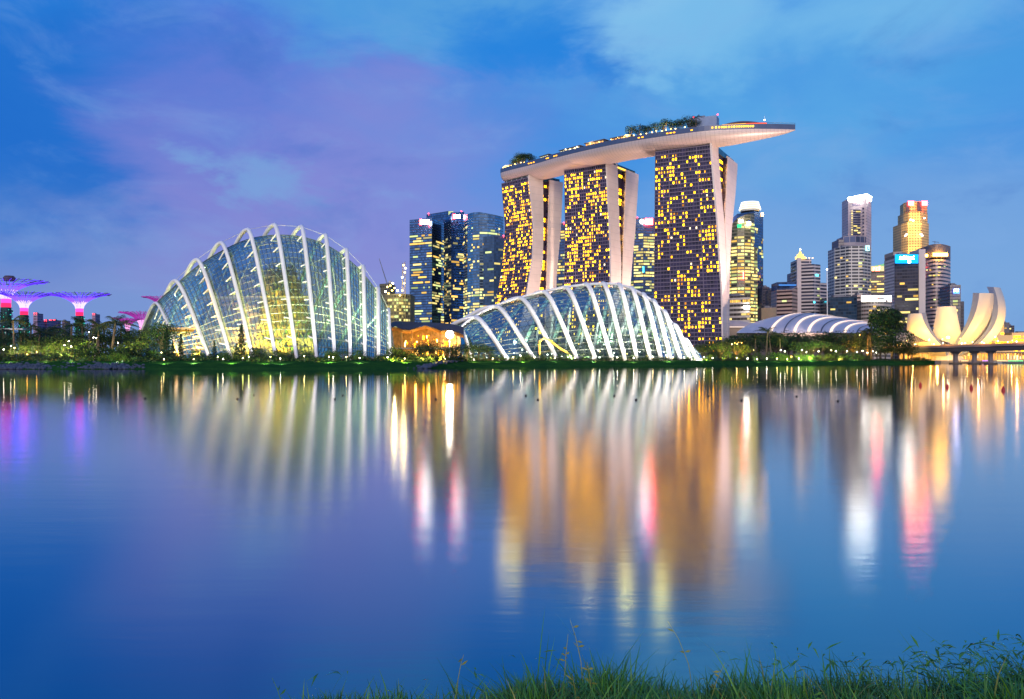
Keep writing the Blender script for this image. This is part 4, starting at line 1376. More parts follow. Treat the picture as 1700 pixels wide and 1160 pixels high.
mC = facade('crowned_tower_glass', (.11, .20, .34), (.03, .055, .10), 4.0, 2.6, .2, .12, .15, .4, gmetal=.9, gvar=.35)
rt, fp, zs = office('office_tower', 'dark blue tower with a stepped white lit crown behind the curved yellow tower', [(1224, 1172), (1253, 1152), (1267, 1175)], 350.5, mC)
add_windows(rt, strips(fp, [0, 1], 30, zs[0] - 20, 4.0, 3.0, lambda f: .10, R, lit_y, .2, 3), 40)
mb = MB(); p = P(1245, 350, 1165)
crown_l = emit('crown_ring_light', (1, .92, .68), 2.0)
crn = MB(); crn.lathe([(13, -1), (13, 2), (12, 4), (10.5, 10), (8, 11.5)], p, 16); cr_o = crn.build('crown', principled('crown_panel', (.5, .5, .48), .5), rt)
for k in range(4):
    mb = MB(); r = 14.8 - k * .9; z = 1.2 + k * 2.9
    mb.lathe([(r, z), (r, z + 1.7)], p, 20, caps=False); mb.build('light_ring', crown_l, cr_o)
sign(rt, 1264, 1267, 353, 359, 1149, gold_glow, 'lit_panel'); settle(rt)
mI = facade('podium_bands', (.05, .045, .04), (.55, .49, .44), 5.0, 4.0, .45, .03, .3, .6)
rt, fp, zs = office('office_block', 'low block with white floor bands at the foot of the curved yellow tower', [(1206, 945), (1245, 930)], 490, mI, cat='office block')
add_windows(rt, strips(fp, [0], 6, zs[0] - 18, 5.0, 3.0, lambda f: .25, R, [lit_y[0], lit_y[2]], .45, 4), 30)
add_windows(rt, strips(fp, [0], zs[0] - 10, zs[0] - 4, 5.0, 2.0, lambda f: .9, R, [lit_y[2]], .35, 1), 20)
sign(rt, 1235, 1244, 507.5, 512.5, 929, white_glow); settle(rt)

# -- low and mid-rise blocks
mK = facade('grey_block', (.03, .035, .055), (.14, .12, .14), 3.8, 3.0, .4, .15, .3, .7)
mL = facade('brown_banded_block', (.045, .03, .04), (.50, .36, .31), 4.6, 30, .52, .0, .3, .7)
mTan = principled('tan_concrete', (.30, .24, .19), .8, var=.2, vscale=.08)
for lab, fr, tp, mm, pr, cat in (
        ('thin dark slab beside the crowned tower', [(1266, 1130), (1277.5, 1125)], 476, mK, .02, 'office block'),
        ('grey block half hidden behind the brown banded block', [(1276, 1110), (1292, 1105)], 480.5, mK, .12, 'office block'),
        ('small plain tan block in front of the grey towers', [(1264, 1000), (1289, 985)], 510, mTan, 0, 'low building'),
        ('brown block with broad horizontal bands and blue lit roof', [(1289.5, 1035), (1315, 1022), (1324, 1040)], [481, 481, 475], mL, .02, 'office block'),
        ('distant narrow tower behind the spired tower', [(1315, 1300), (1324, 1298)], 452, mK, .0, 'office tower'),
        ('low dark blue block before the stepped pale tower', [(1374, 1010), (1423, 990)], 491.5, facade('low_navy_glass', (.015, .04, .075), (.025, .05, .08), 4, 3, .2, .05, .15, .4), .10, 'office block'),
        ('faint grey block under the dark blue pole', [(1368, 1250), (1388, 1245)], 485, mK, .02, 'office block')):
    rt, fp, zs = office('office_block', lab, fr, tp, mm, cat=cat)
    if pr: add_windows(rt, strips(fp, range(len(fr) - 1), 6, zs[0] - 5, 3.8, 3.0, lambda f: pr, R, [lit_y[0], lit_y[1], lit_y[2]], .4, 2), 30)
    if 'blue lit' in lab:
        _, f2, z2 = office('', '', [(1290, 1060), (1324, 1050)], 467, facade('roof_block_glass', (.015, .05, .14), (.02, .05, .12), 4, 3, .2, .05), parent=rt)
        sign(rt, 1293, 1322, 472, 474, 1049, emit('blue_roof_light', (.10, .35, 1), 1.0), 'light_strip')
    settle(rt)

# -- spired tower
mO = facade('spired_tower_wall', (.03, .035, .06), (.52, .46, .46), 4.2, 18, .45, .05, .25, .6)
rt, fp, zs = office('office_tower', 'pale banded tower topped by a gold lit spire', [(1323, 1056), (1328, 1050), (1347, 1050)], 430, mO)
_, f2, z2 = office('', '', [(1329, 1047), (1350, 1040), (1362, 1048)], 438, mO, parent=rt)
_, f3, z3 = office('', '', [(1361, 1045), (1373, 1052)], 469, mO, parent=rt)
add_windows(rt, strips(f2, [0, 1], 20, z2[0] - 10, 4.2, 3.0, lambda f: .10, R, [lit_y[1], lit_y[0], cyan_glow], .45, 3), 40)
add_windows(rt, strips(f3, [0], 6, z3[0] - 5, 4.2, 3.0, lambda f: .12, R, lit_y, .45, 2), 20)
mb = MB(); a, c = P(1326, 560, 1046), P(1326, 428, 1046); mb.box((a.x, 1046, (a.z + c.z) / 2), (5, 3, c.z - a.z)); mb.build('corner_pier', principled('pale_pier', (.55, .48, .47), .6), rt)
sp = MB(); p = P(1328.5, 430, 1053)
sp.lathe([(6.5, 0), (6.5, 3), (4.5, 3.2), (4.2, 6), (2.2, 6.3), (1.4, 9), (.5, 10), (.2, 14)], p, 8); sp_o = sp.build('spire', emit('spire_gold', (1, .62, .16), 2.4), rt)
for dx in (-6, -2, 2, 6, 10, 14):
    mb = MB(); mb.lathe([(.2, -.6), (.8, 0), (.2, .6)], p + Vector((dx, -4, 1)), 5); mb.build('bulb', bulb_y, sp_o)
mb = MB(); mb.lathe([(.1, -1), (.9, 0), (.1, 1)], p + Vector((0, 0, 12)), 6); mb.build('bulb', bulb_c, sp_o); settle(rt)
rt = thing('mast_pole', 'thin pole with a lamp on top between the spired tower and the stepped pale tower', 'pole')
mb = MB(); mb.bar(P(1373.5, 530, 1000), P(1373, 448, 1000), .55, 5); mb.build('pole', white_metal, rt)
mb = MB(); mb.lathe([(.2, -.8), (.9, 0), (.2, .8)], P(1373, 447, 1000), 6); mb.build('lamp', bulb_c, rt)
settle(rt)

# -- tall white-topped tower and stepped pale tower
mQ = facade('pale_tower_wall', (.22, .17, .21), (.60, .49, .50), 4.4, 9, .80, .3, .4, .7)
rt, fp, zs = office('office_tower', 'tall pale tower with a white outline of light round its roof', [(1408, 1315), (1439, 1290), (1446.5, 1312)], [329.5, 323.5, 328], mQ)
mb = MB()
e0, e1, e2 = P(1408, 329, 1313), P(1439, 323, 1288), P(1446.5, 327.6, 1310)
mb.tube([e0, e1, e2], 1.3, 5); mb.tube([e0, e0 - Vector((0, 0, 3))], .8, 4); mb.build('light_strip', white_glow, rt)
inset = principled('recessed_glass', (.025, .03, .075), .25)
for k in range(26):
    py = 347.5 + k * 4.0
    o = sign(rt, 1416.6, 1428.4, py, py + 2.5, 1296, inset, 'window')
for k in range(11): sign(rt, 1413.6, 1415.4, 349 + k * 3.9, 351 + k * 3.9, 1298, lit_y[0], 'window')
for k in range(16): sign(rt, 1431.8, 1434.4, 345 + k * 6, 347.5 + k * 6, 1291.5, inset, 'window')
for px0, px1, py in ((1421, 1428.5, 350), (1417, 1423, 374), (1422, 1428, 377), (1418, 1424, 381.5), (1424, 1428, 385)):
    sign(rt, px0, px1, py, py + 2, 1294.8, lit_y[0], 'window')
glyphs(rt, 1413.5, 1430, 330.5, 335.5, 1293, white_glow, 6, R); sign(rt, 1440, 1446.5, 329.5, 334, 1288.5, white_glow)
glyphs(rt, 1414.5, 1428.5, 338, 341.5, 1294, principled('dim_letters', (.12, .09, .28), .5), 7, R); settle(rt)
mR = facade('stepped_tower_wall', (.025, .03, .05), (.60, .58, .53), 4.4, 9.5, .45, .12, .3, .65)
rt, fp, zs = office('office_tower', 'stepped pale tower of white bands, a cyan corner sign near its top', [(1385.5, 1175), (1409, 1152), (1432, 1150), (1446, 1166)], 408, mR)
_, f2, z2 = office('', '', [(1400, 1185), (1420, 1178), (1438, 1185)], 391, facade('upper_step', (.06, .08, .15), (.34, .30, .33), 16, 8, .5, .1), parent=rt)
_, f3, z3 = office('', '', [(1392, 1182), (1401, 1180)], 397, mK, parent=rt)
add_windows(rt, strips(fp, [0, 1, 2], 20, zs[0] - 12, 4.4, 4.7, lambda f: .10, R, [lit_y[0], lit_y[2], lit_y[1]], .45, 2), 50)
sign(rt, 1437, 1443.5, 407, 416.5, 1148, emit('corner_sign_glow', (.55, .95, 1), 1.8))
mb = MB(); a = P(1440.8, 415, 1147); mb.box((a.x, 1147, a.z + 2.6), (1.0, .4, 4.6)); mb.box((a.x + .9, 1147, a.z + .6), (1.8, .38, 1.0)); mb.build('lettering', principled('sign_letter_blue', (.01, .10, .35), .4), rt)
settle(rt)

# -- red-signed block, blue-signed dark tower, flood-lit gold tower, drum tower
rt, fp, zs = office('office_block', 'dark block with red lettered sign and green curved roof edge', [(1444, 1265), (1482, 1255)], 449, mK, cat='office block')
add_windows(rt, strips(fp, [0], 8, zs[0] - 5, 3.8, 3.0, lambda f: .18, R, lit_y, .4, 4), 40)
sign(rt, 1444, 1479, 441.5, 450, 1254, emit('sign_board_pale', (1, .85, .45), 1.1), 'sign_board')
glyphs(rt, 1448.5, 1463, 442, 449.5, 1252.5, red_glow, 3, R); glyphs(rt, 1469.5, 1477, 442, 449, 1252.5, red_glow, 2, R)
mb = MB(); rows = [[P(1453 + 25 * k / 10, 441.5, 1255), P(1453 + 25 * k / 10, 440 - 8 * (k / 10) ** 2, 1255), P(1453 + 25 * k / 10, 440 - 8 * (k / 10) ** 2, 1262)] for k in range(11)]
mb.grid(rows); mb.build('roof_edge', emit('green_roof_light', (.35, .85, .40), .8), rt); settle(rt)
mT = facade('dark_bronze_glass', (.028, .030, .050), (.045, .042, .055), 4.0, 3.0, .3, .06, .2, .5)
rt, fp, zs = office('office_tower', 'dark glass tower with white lettering on a blue top, pale grid down one edge', [(1484.5, 1060), (1525, 1045)], 421, mT)
add_windows(rt, strips(fp, [0], 8, zs[0] - 30, 4.0, 3.0, lambda f: .17, R, [lit_y[0], lit_y[2], lit_y[0]], .3, 5), 70)
sign(rt, 1486, 1524.4, 422, 437, 1044, teal_panel, 'sign_board')
glyphs(rt, 1493.5, 1518, 425, 430, 1042.6, white_glow, 9, R); sign(rt, 1494, 1503, 431, 432.5, 1042.6, green_glow, 'logo')
sign(rt, 1507.5, 1511.5, 432, 436, 1042.4, white_glow, 'lamp')
_, f2, z2 = office('', '', [(1482.5, 1064), (1485, 1058)], 428, facade('edge_grid', (.08, .06, .09), (.62, .55, .55), 4.0, 3.0, .5, .4), parent=rt)
_, f3, z3 = office('', '', [(1483, 1085), (1498, 1080)], 417, principled('lift_core', (.42, .33, .29), .7, var=.15, vscale=.1), parent=rt); settle(rt)
mU = facade('gold_tower_wall', (.10, .07, .04), (.62, .44, .20), 4.4, 4.4, .55, .5, .4, .7, gvar=.4)
rt, fp, zs = office('office_tower', 'octagonal stone tower floodlit gold with red signs round its top', [(1496.5, 1425), (1507, 1408), (1530, 1406), (1542, 1424)], 368, mU, depth=((2, 36), (-2, 36)))
_, f2, z2 = office('', '', [(1500, 1426), (1509, 1411), (1528, 1409.5), (1540, 1424)], 351, mU, parent=rt, depth=((4, 30), (-4, 30)))
_, f3, z3 = office('', '', [(1500, 1428), (1510, 1413), (1527, 1412), (1539.5, 1426)], 334, mU, parent=rt, depth=((6, 26), (-6, 26)))
dk = principled('recess_dark', (.06, .04, .07), .4)
sign(rt, 1504.5, 1510, 335.5, 351, 1409.5, dk, 'recess'); sign(rt, 1522.5, 1530, 335.5, 350.5, 1409.5, dk, 'recess')
for px in (1508, 1530.5): sign(rt, px, px + 9, 333.5, 341, 1407.5, red_glow, 'red_panel')
for px in (1512.3, 1534.2):
    mb = MB(); p = P(px + 1.4, 337, 1405.5); mb.lathe([(.3, -2.0), (1.6, -1), (1.6, 1), (.3, 2.0)], p, 8); mb.build('logo', white_glow, rt)
for px, py in ((1512, 364.5), (1534.5, 362), (1516, 366), (1505, 389), (1529, 388.5), (1503, 391), (1531, 391)):
    mb = MB(); p = P(px, py, 1400); mb.box(p, (2.2, 1.6, 1.2)); mb.build('floodlight', bulb_c, rt)
for px, py, py2 in ((1512, 366, 345), (1534.5, 366, 345), (1505, 391, 362), (1530, 391, 362), (1518, 425, 385), (1505, 425, 388), (1534, 425, 388)):
    lamp('SPOT', 'wall_flood', P(px, py + 6, 1380), .85e5, (1, .60, .13), 1, P(px, py2, 1412), 105, .8, rt)
settle(rt)
sl = thing('wall_slab', 'plain pale slab wall between the blue topped tower and the drum tower', 'office block')
office('', '', [(1525.5, 1052), (1536.5, 1052)], 413.5, principled('pale_slab', (.62, .55, .52), .6, var=.08, vscale=.05), parent=sl)
settle(sl)
mV = facade('drum_tower_bands', (.035, .028, .05), (.60, .47, .44), 5.0, 60, .56, .0, .3, .6)
drum = [(1536.5, 1150)] + [(1536.5 + 41.5 * k / 10, 1150 - 26 * sin(pi * k / 10) ** .8) for k in range(1, 10)] + [(1578, 1150)]
rt, fp, zs = office('office_tower', 'round fronted banded tower with glowing yellow sign', drum, [430] * 11, mV, y_ref=1124)
_, f2, z2 = office('', '', drum, 404.5, principled('drum_cap', (.20, .16, .16), .6, var=.15, vscale=.1), parent=rt, base=PZ(430.3, 1150), y_ref=1124)
sign(rt, 1549, 1573, 419.8, 425.2, 1121, gold_glow); sign(rt, 1536, 1540, 422, 426, 1134, gold_glow, 'lamp')
glyphs(rt, 1554, 1568, 421.3, 423.8, 1119.8, emit('letter_pale', (1, .9, .5), 6), 8, R)
for px, py in ((1557.5, 433), (1557.5, 443), (1567, 442), (1538, 448), (1543, 448), (1558, 452), (1542, 457), (1549, 457), (1552, 457), (1557, 456.5), (1547, 472), (1550, 497), (1545, 510)):
    sign(rt, px, px + R.uniform(1.5, 4.5), py - .9, py + 1.1, 1122.2 + abs(px - 1557) * .25, R.choice(lit_y[:3]), 'window')
mb = MB(); mb.bar(P(1552, 404, 1130), P(1552, 400, 1130), .4, 4); mb.bar(P(1548, 401, 1130), P(1559, 402, 1130), .35, 4); mb.build('roof_crane', st, rt); settle(rt)
rt, fp, zs = office('office_block', 'small dark block with blue and white sign beside the drum tower', [(1577, 1085), (1595, 1080)], 472.5, mT, cat='office block')
_, f2, z2 = office('', '', [(1594, 1082), (1600.5, 1080)], 500, mT, parent=rt)
add_windows(rt, strips(fp, [0], 8, 95, 4.0, 3.0, lambda f: .12, R, lit_y, .3, 3), 15)
sign(rt, 1583, 1592.5, 479, 487, 1078.5, blue_glow, 'sign_board'); glyphs(rt, 1584, 1591.5, 480, 484, 1077.4, white_glow, 3, R); sign(rt, 1584.5, 1591, 484.6, 486, 1077.4, green_glow, 'logo'); settle(rt)
mY = facade('round_front_block', (.06, .055, .05), (.48, .43, .38), 4.4, 3.4, .5, .12, .3, .7)
arc = [(1430, 990)] + [(1430 + 50 * k / 8, 990 - 14 * sin(pi * k / 8)) for k in range(1, 8)] + [(1480, 990)]
rt, fp, zs = office('office_block', 'rounded low block under a wide white lit sign band', arc, 499.5, mY, cat='office block', y_ref=978)
add_windows(rt, strips(fp, range(0, 8), 8, zs[0] - 2, 4.4, 3.4, lambda f: .45, R, [lit_y[0], lit_y[2], lit_y[3]], .5, 2), 60)
bnd = MB(); rows = []
for px, y in arc: rows.append([P(px, 500, y - 1.5), P(px, 490.5, y - 1.5), P(px, 490.5, y + 3)])
bnd.grid(rows); bo = bnd.build('sign_board', emit('white_band_light', (1, .96, .90), 8), rt)
sign(bo, 1456.5, 1468, 493, 496.5, 972, principled('band_logo_grey', (.2, .25, .27), .5), 'logo'); sign(bo, 1456, 1459, 493, 496.5, 971.5, emit('logo_red', (.8, .15, .1), .9), 'logo')
sign(bo, 1445, 1449, 493.5, 496.2, 974, principled('band_logo_dark', (.25, .22, .18), .5), 'logo'); settle(rt)
rt, fp, zs = office('office_block', 'narrow dim block wedged beside the rounded low block', [(1423, 1005), (1431, 1002)], 489, mL, cat='office block')
add_windows(rt, strips(fp, [0], 8, zs[0] - 4, 4.6, 3.0, lambda f: .4, R, [lit_y[2], lit_y[3]], .5, 2), 10); settle(rt)

# -- lit waterfront at the far side of the inner bay
for lab, fr, tp, mm in (('distant grey flats above the lit quay', [(1663, 1400), (1676, 1395)], 535, mK), ('distant grey flats, shorter pair above the lit quay', [(1674, 1420), (1684, 1415)], 540, mK), ('faint low flats by the frame edge', [(1684, 1500), (1720, 1490)], 552, mK)):
    rt, fp, zs = office('apartment_block', lab, fr, tp, mm, cat='apartment block')
    add_windows(rt, strips(fp, [0], 8, zs[0] - 3, 3.8, 3.0, lambda f: .2, R, [lit_y[2], lit_y[0]], .4, 1), 15); settle(rt)
stone_l = principled('lit_stone', (.55, .42, .25), .7, var=.15, vscale=.1)
for lab, fr, tp in (('gold lit old building with tall windows beside the museum', [(1650, 905), (1667, 900)], 537), ('long gold lit building with a flat roof on the far quay', [(1636, 860), (1682, 850)], 556), ('low orange lit hall on the far quay at the frame edge', [(1680, 900), (1740, 880)], 551)):
    rt, fp, zs = office('quay_building', lab, fr, tp, stone_l, cat='quay building')
    add_windows(rt, strips(fp, [0], 3, zs[0] - 1, 3.6, 2.6, lambda f: .85, R, [gold[0], lit_y[2], gold[1]], .35, 1), 60)
    settle(rt)
    p = rt.location; lamp('SPOT', 'wall_flood', (p.x, p.y - 60, 18), 5e4, (1, .6, .15), 1, (p.x, p.y, 20), 100, .8)
# far residential towers beyond the park, faint and pinkish
mH = facade('far_flats_wall', (.10, .07, .14), (.34, .22, .34), 6, 8, .5, .2, .5, .8)
for i, (x0, x1, tp) in enumerate(((55, 62, 520), (62.5, 67, 531), (73, 78, 531.5), (81, 85.5, 531.5), (87.5, 92, 531), (103, 108, 532), (152.5, 158, 521))):
    rt, fp, zs = office('apartment_block', ('tallest', 'first shorter', 'narrow arched', 'third shorter', 'fourth shorter', 'faintest', 'lone round topped')[i] + ' pink far-off tower block beyond the park trees', [(x0, 2000 + i * 20), (x1, 2000 + i * 20)], tp, mH, cat='apartment block', depth=((0, 25), (0, 25)))
    for dx in (.25, .75):
        if i != 5: beacon(rt, x0 + (x1 - x0) * dx, tp - .3, 1998 + i * 20)
    settle(rt)
# ------------------------------------------------------------------ convention hall with the striped shell roof
hall = thing('convention_hall', 'low convention hall under a pale shell roof striped with curved light bands', 'convention hall')
shell_m = principled('shell_roof_panel', (.40, .42, .50), .42, .1, var=.08, vscale=.06)
seam_m = principled('shell_seam', (.04, .05, .09), .5)
led_m = emit('roof_light_band', (1, .76, .66), 1.5)


def eave(a): return P(1222 + 232 * a, 552.5, 690 + 30 * a)


def ridge(a):
    px = 1240 + 226 * a
    return P(px, interp(px, [(1240, 545), (1268, 534), (1290, 527), (1322, 520.5), (1350, 519.5), (1380, 524), (1410, 529), (1440, 534), (1468, 540)]), 745 + 30 * a)


def shell_pt(a, s):
    """a along the hall, s from eave (0) to ridge (1); ribs lean to the right as they climb."""
    aa = a + .22 * s
    e, r = eave(min(a, 1.0)), ridge(min(aa, 1.0) if aa > .0 else 0)
    q = e.lerp(r, s); q.z = e.z + (r.z - e.z) * sin(s * pi / 2) ** .85
    return q


mb = MB(); A = [-.02 + 1.02 * i / 60 for i in range(61)]; S = [i / 12 for i in range(13)]
mb.grid([[shell_pt(max(a, 0), s) for s in S] for a in A]); mb.build('shell_roof', shell_m, hall, smooth=True)
for a in (.235, .405, .505, .665, .765):
    mb = MB(); rows = []
    for s in S:
        q0, q1 = shell_pt(a, s), shell_pt(a + .022, s); up = Vector((0, -.5, .5))
        rows.append([q0 + up, q1 + up])
    mb.grid(rows); mb.build('light_band', led_m, hall)
for a in (.335, .60, .86):
    mb = MB(); rows = [[shell_pt(a, s) + Vector((0, -.5, .5)), shell_pt(a + .010, s) + Vector((0, -.5, .5))] for s in S]
    mb.grid(rows); mb.build('roof_seam', seam_m, hall)
mb = MB(); rows = [[eave(a) + Vector((0, 4, 0)), Vector((eave(a).x, eave(a).y + 4, 2))] for a in A if a > 0]
mb.grid(rows); mb.build('wall', principled('hall_wall', (.12, .10, .10), .6), hall)
settle(hall)
sm = thing('canopy_shell', 'small curved pale roof tucked between the widest hotel slab and the striped hall', 'canopy')
mb = MB(); rows = []
for k in range(15):
    px = 1206 + 48 * k / 14
    rows.append([P(px, 541 + .5 * k / 14, 780), P(px, 533 + 3.2 * (k / 14) ** 2, 788), P(px, 531.5 + 5 * (k / 14) ** 2, 806)])
mb.grid(rows); mb.build('shell_roof', principled('warm_shell', (.60, .48, .42), .5), sm, smooth=True)
mb = MB(); mb.box(P(1226, 549, 786), (22, 8, 9)); mb.build('wall', principled('canopy_wall', (.30, .24, .19), .7), sm)
mb = MB(); mb.box(P(1228, 542.5, 779), (24, .4, .7)); mb.build('light_band', led_m, sm); settle(sm)

# ------------------------------------------------------------------ lotus-shaped museum
mus = thing('museum', 'lotus shaped pale museum of upward curling finger halls, floodlit gold', 'museum')
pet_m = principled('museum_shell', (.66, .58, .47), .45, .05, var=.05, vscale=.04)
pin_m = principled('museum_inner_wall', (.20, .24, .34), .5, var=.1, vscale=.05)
cap_m = facade('skylight_glass', (.02, .05, .09), (.2, .22, .25), 3, 3, .1, .1)
mc = Vector((PX(1574, 752), 752, 5.0))


def petal(azd, height, rmax, w0, w1, thick, curl=0.0, name='finger_hall'):
    """A curling finger: outer shell, inner wall, end skylight. azd: compass direction in degrees, 0 = +X, -90 = towards the camera."""
    a = radians(azd); d = Vector((cos(a), sin(a), 0)); sd_ = Vector((-d.y, d.x, 0))
    N = 20; out = MB(); inn = MB(); ro = []; ri = []
    for i in range(N + 1):
        tt = i / N
        ang_ = tt * (pi / 2 + curl)
        r = 4 + (rmax - 4) * sin(ang_) ** .92
        z = height * (1 - cos(min(ang_, pi * .5))) ** .80 if ang_ <= pi / 2 else height * (1 + .0)
        z = height * tt ** 1.45
        th = thick * (.45 + .55 * tt)
        wd = (w0 * (sin(min(tt * 2.3, 1) * pi / 2) ** .9) * (1 - max(0, tt - .45) / .55) + w1 * max(0, tt - .45) / .55) if tt < 1 else w1
        wd = max(wd, 2.5)
        c_ = mc + d * r + Vector((0, 0, z))
        row = []
        for k in range(9):
            x = -1 + k / 4
            row.append(c_ + sd_ * (x * wd / 2) - d * (abs(x) ** 2.4 * th * .30))
        ro.append(row)
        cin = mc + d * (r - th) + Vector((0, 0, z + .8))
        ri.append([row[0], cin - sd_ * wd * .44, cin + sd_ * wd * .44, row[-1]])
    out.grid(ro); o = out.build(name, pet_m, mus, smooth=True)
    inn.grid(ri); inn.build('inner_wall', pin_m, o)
    tp = MB(); tp.face(ro[-1][::-1] + ri[-1][1:3]); tp.build('skylight', cap_m, o)


petal(-120, 44, 30, 25, 14.5, 9)
petal(-67, 54.5, 41, 32, 18, 10)
petal(-45, 60, 45, 27, 17, 8, .45)
petal(208, 38, 48, 28, 13, 10)
petal(22, 15, 43, 14, 8, 5)
petal(150, 20, 34, 18, 10, 7)
petal(80, 28, 36, 20, 12, 9)
mb = MB(); mb.lathe([(14, -3), (12, 0), (9, 4), (11, 9), (15, 13)], mc, 20); mb.build('base', pet_m, mus, smooth=True)
settle(mus)
for az_, e, tz in ((-118, 1.05e5, 26), (-72, 1.1e5, 30), (-40, 1.4e5, 34), (215, 1.0e5, 22)):
    a = radians(az_); src = mc + Vector((cos(a) * 62, sin(a) * 62, 2)); aim = mc + Vector((cos(a) * 26, sin(a) * 26, tz))
    lamp('SPOT', 'museum_flood', src, e, (1, .54, .12) if az_ != -40 else (1, .62, .22), 1.5, aim, 100, .8)
# striped canopy roofs beside it
cp = thing('striped_canopy', 'sweeping gold lit canopy with dark louvre stripes below the museum', 'canopy')
lv = principled('canopy_shell_metal', (.42, .36, .27), .5, .1); ld = principled('canopy_louvre', (.05, .04, .03), .6)
for (x0, y0, x1, y1, xc, yc, Y) in ((1488, 555, 1575, 548, 1530, 541, 742), (1498, 559, 1583, 573, 1535, 553, 735)):
    mb = MB(); rows = []; rr2 = []
    for k in range(25):
        s = k / 24
        px = (1 - s) ** 2 * x0 + 2 * s * (1 - s) * xc + s * s * x1; py = (1 - s) ** 2 * y0 + 2 * s * (1 - s) * yc + s * s * y1
        lowy = py + 13 * (1 - s) ** .7
        rows.append([P(px, py, Y + 8), P(px, py - .8, Y), P(px, lowy, Y - 5)])
    mb.grid(rows); mb.build('roof_shell', lv, cp, smooth=True)
    mb = MB()
    for k in range(1, 22):
        a_, b_ = rows[k][1], rows[k][2]; mb.bar(a_.lerp(b_, .12) + Vector((0, -.5, 0)), b_ + Vector((2.5, -.5, 0)), .32, 4)
    mb.build('louvre', ld, cp)
settle(cp)
lamp('POINT', 'canopy_light', P(1520, 580, 715), 3.0e4, (1, .58, .08), 1)
lamp('POINT', 'canopy_light', P(1556, 582, 712), 2.2e4, (1, .58, .10), 1)

# arcade on the far quay below the museum: every pier of the lit colonnade
ar = thing('promenade_arcade', 'long orange lit waterfront arcade seen beneath the road bridge', 'arcade')
mb = MB(); mb.box(((PX(1500, 752) + PX(1735, 752)) / 2, 753, 9.4), (130, 10, 1.2)); mb.build('roof', principled('arcade_roof', (.20, .15, .10), .7), ar)
mb = MB(); mb.box(((PX(1500, 752) + PX(1735, 752)) / 2, 757, 5.4), (130, .6, 6.8)); mb.build('rear_wall', principled('arcade_wall', (.60, .42, .20), .7, var=.3, vscale=.15), ar)
glw = [emit('arcade_glow_orange', (1, .42, .04), 1.5, .4), emit('arcade_glow_gold', (1, .58, .10), 1.8, .4), emit('arcade_glow_pale', (1, .80, .45), 1.6, .4)]
for k in range(46):
    x = PX(1503, 748) + k * 2.72
    mb = MB(); mb.box((x, 748.4, 5.5), (.5, .7, 6.6)); mb.build('pier', stone_l, ar)
    if R.random() < .8:
        mb = MB(); mb.box((x + 1.36, 756.5, 5.2 + R.uniform(-.5, .8)), (R.uniform(1.1, 2.0), .3, R.uniform(2.2, 5.2))); mb.build('shop_window', R.choice(glw[:2] if k < 24 else glw), ar)
settle(ar)
for px in (1515, 1545, 1575, 1605, 1640, 1680):
    lamp('POINT', 'arcade_light', (PX(px, 750), 750, 8), 5e3, (1, .52, .10), .5)

# ------------------------------------------------------------------ road bridge
br = thing('road_bridge', 'long grey road bridge on squat piers over the inlet, orange lit parapet', 'bridge')
conc = principled('bridge_concrete', (.26, .22, .22), .75, var=.18, vscale=.12)
A0, A1 = Vector((PX(1478, 640), 640, 0)), Vector((PX(1770, 500), 500, 0))
dv = (A1 - A0).normalized(); nv = Vector((-dv.y, dv.x, 0))
L = (A1 - A0).length


def brz(s): return 11.4 + 1.2 * s


mb = MB(); rows = []
for k in range(13):
    s = k / 12; p = A0.lerp(A1, s); z = brz(s)
    rows.append([p + nv * o + Vector((0, 0, z + dz)) for o, dz in ((-9, 1.0), (-9.0, -.6), (-8, -1.0), (-5.5, -3.4), (5.5, -3.4), (8, -1.0), (9, -.6), (9, 1.0), (8.6, 1.0), (8.6, 0), (-8.6, 0), (-8.6, 1.0))])
mb.grid(rows, closed=True); mb.build('deck', conc, br)
mb = MB(); rows = [[A0.lerp(A1, k / 12) - nv * 9.25 + Vector((0, 0, brz(k / 12) + dz)) for dz in (.25, 1.15)] for k in range(13)]
mb.grid(rows); mb.build('parapet', principled('parapet_warm', (.55, .30, .16), .7), br)
for s, base_r in ((.43, 1), (.54, 1), (.63, 1)):
    p = A0.lerp(A1, s); z = brz(s)
    mb = MB()
    rows = []
    for zz, wx, wy in ((0.9, 1.9, 1.5), (5, 1.6, 1.3), (z - 5.2, 1.8, 1.5), (z - 3.45, 4.2, 3.0)):
        rows.append([p + nv * (sx * wy) + dv * (sy * wx) * .5 + Vector((0, 0, zz)) for sx, sy in ((-1, -1), (1, -1), (1, 1), (-1, 1))])
    mb.grid(rows, closed=True); po = mb.build('pier', conc, br)
    mb = MB(); mb.lathe([(3.6, -1), (4.0, -.4), (4.0, .8), (3.4, 1.1)], (p.x, p.y, .1), 14); mb.build('pile_cap', principled('pile_cap_dark', (.10, .085, .075), .8, var=.3, vscale=.4), po)
for k in range(26):
    s = .05 + .93 * k / 25; p = A0.lerp(A1, s) + nv * R.uniform(-6, 6); z = brz(s)
    h = R.choice((1.8, 2.2, 2.6, 5.5))
    mb = MB(); mb.bar(p + Vector((0, 0, z)), p + Vector((0, 0, z + h)), .1, 4); lo_ = mb.build('lamp_post', white_metal, br)
    mb = MB(); mb.lathe([(.08, -.3), (.36, -.1), (.36, .2), (.08, .35)], p + Vector((0, 0, z + h + .2)), 6); mb.build('bulb', R.choice((bulb_c, bulb_y, bulb_w)), lo_)
settle(br)
for s in (.25, .45, .65, .85):
    p = A0.lerp(A1, s) - nv * 13 + Vector((0, 0, brz(s) + 5)); lamp('POINT', 'bridge_light', p, 2.2e3, (1, .5, .16), .5)
rb_lamp = thing('street_lamp', 'tall street lamp with star bright head before the museum', 'street lamp')
p = P(1574, 586, 640)
mb = MB(); mb.bar((p.x, 640, 2), P(1574, 561, 640), .22, 5, .14); mb.build('pole', white_metal, rb_lamp)
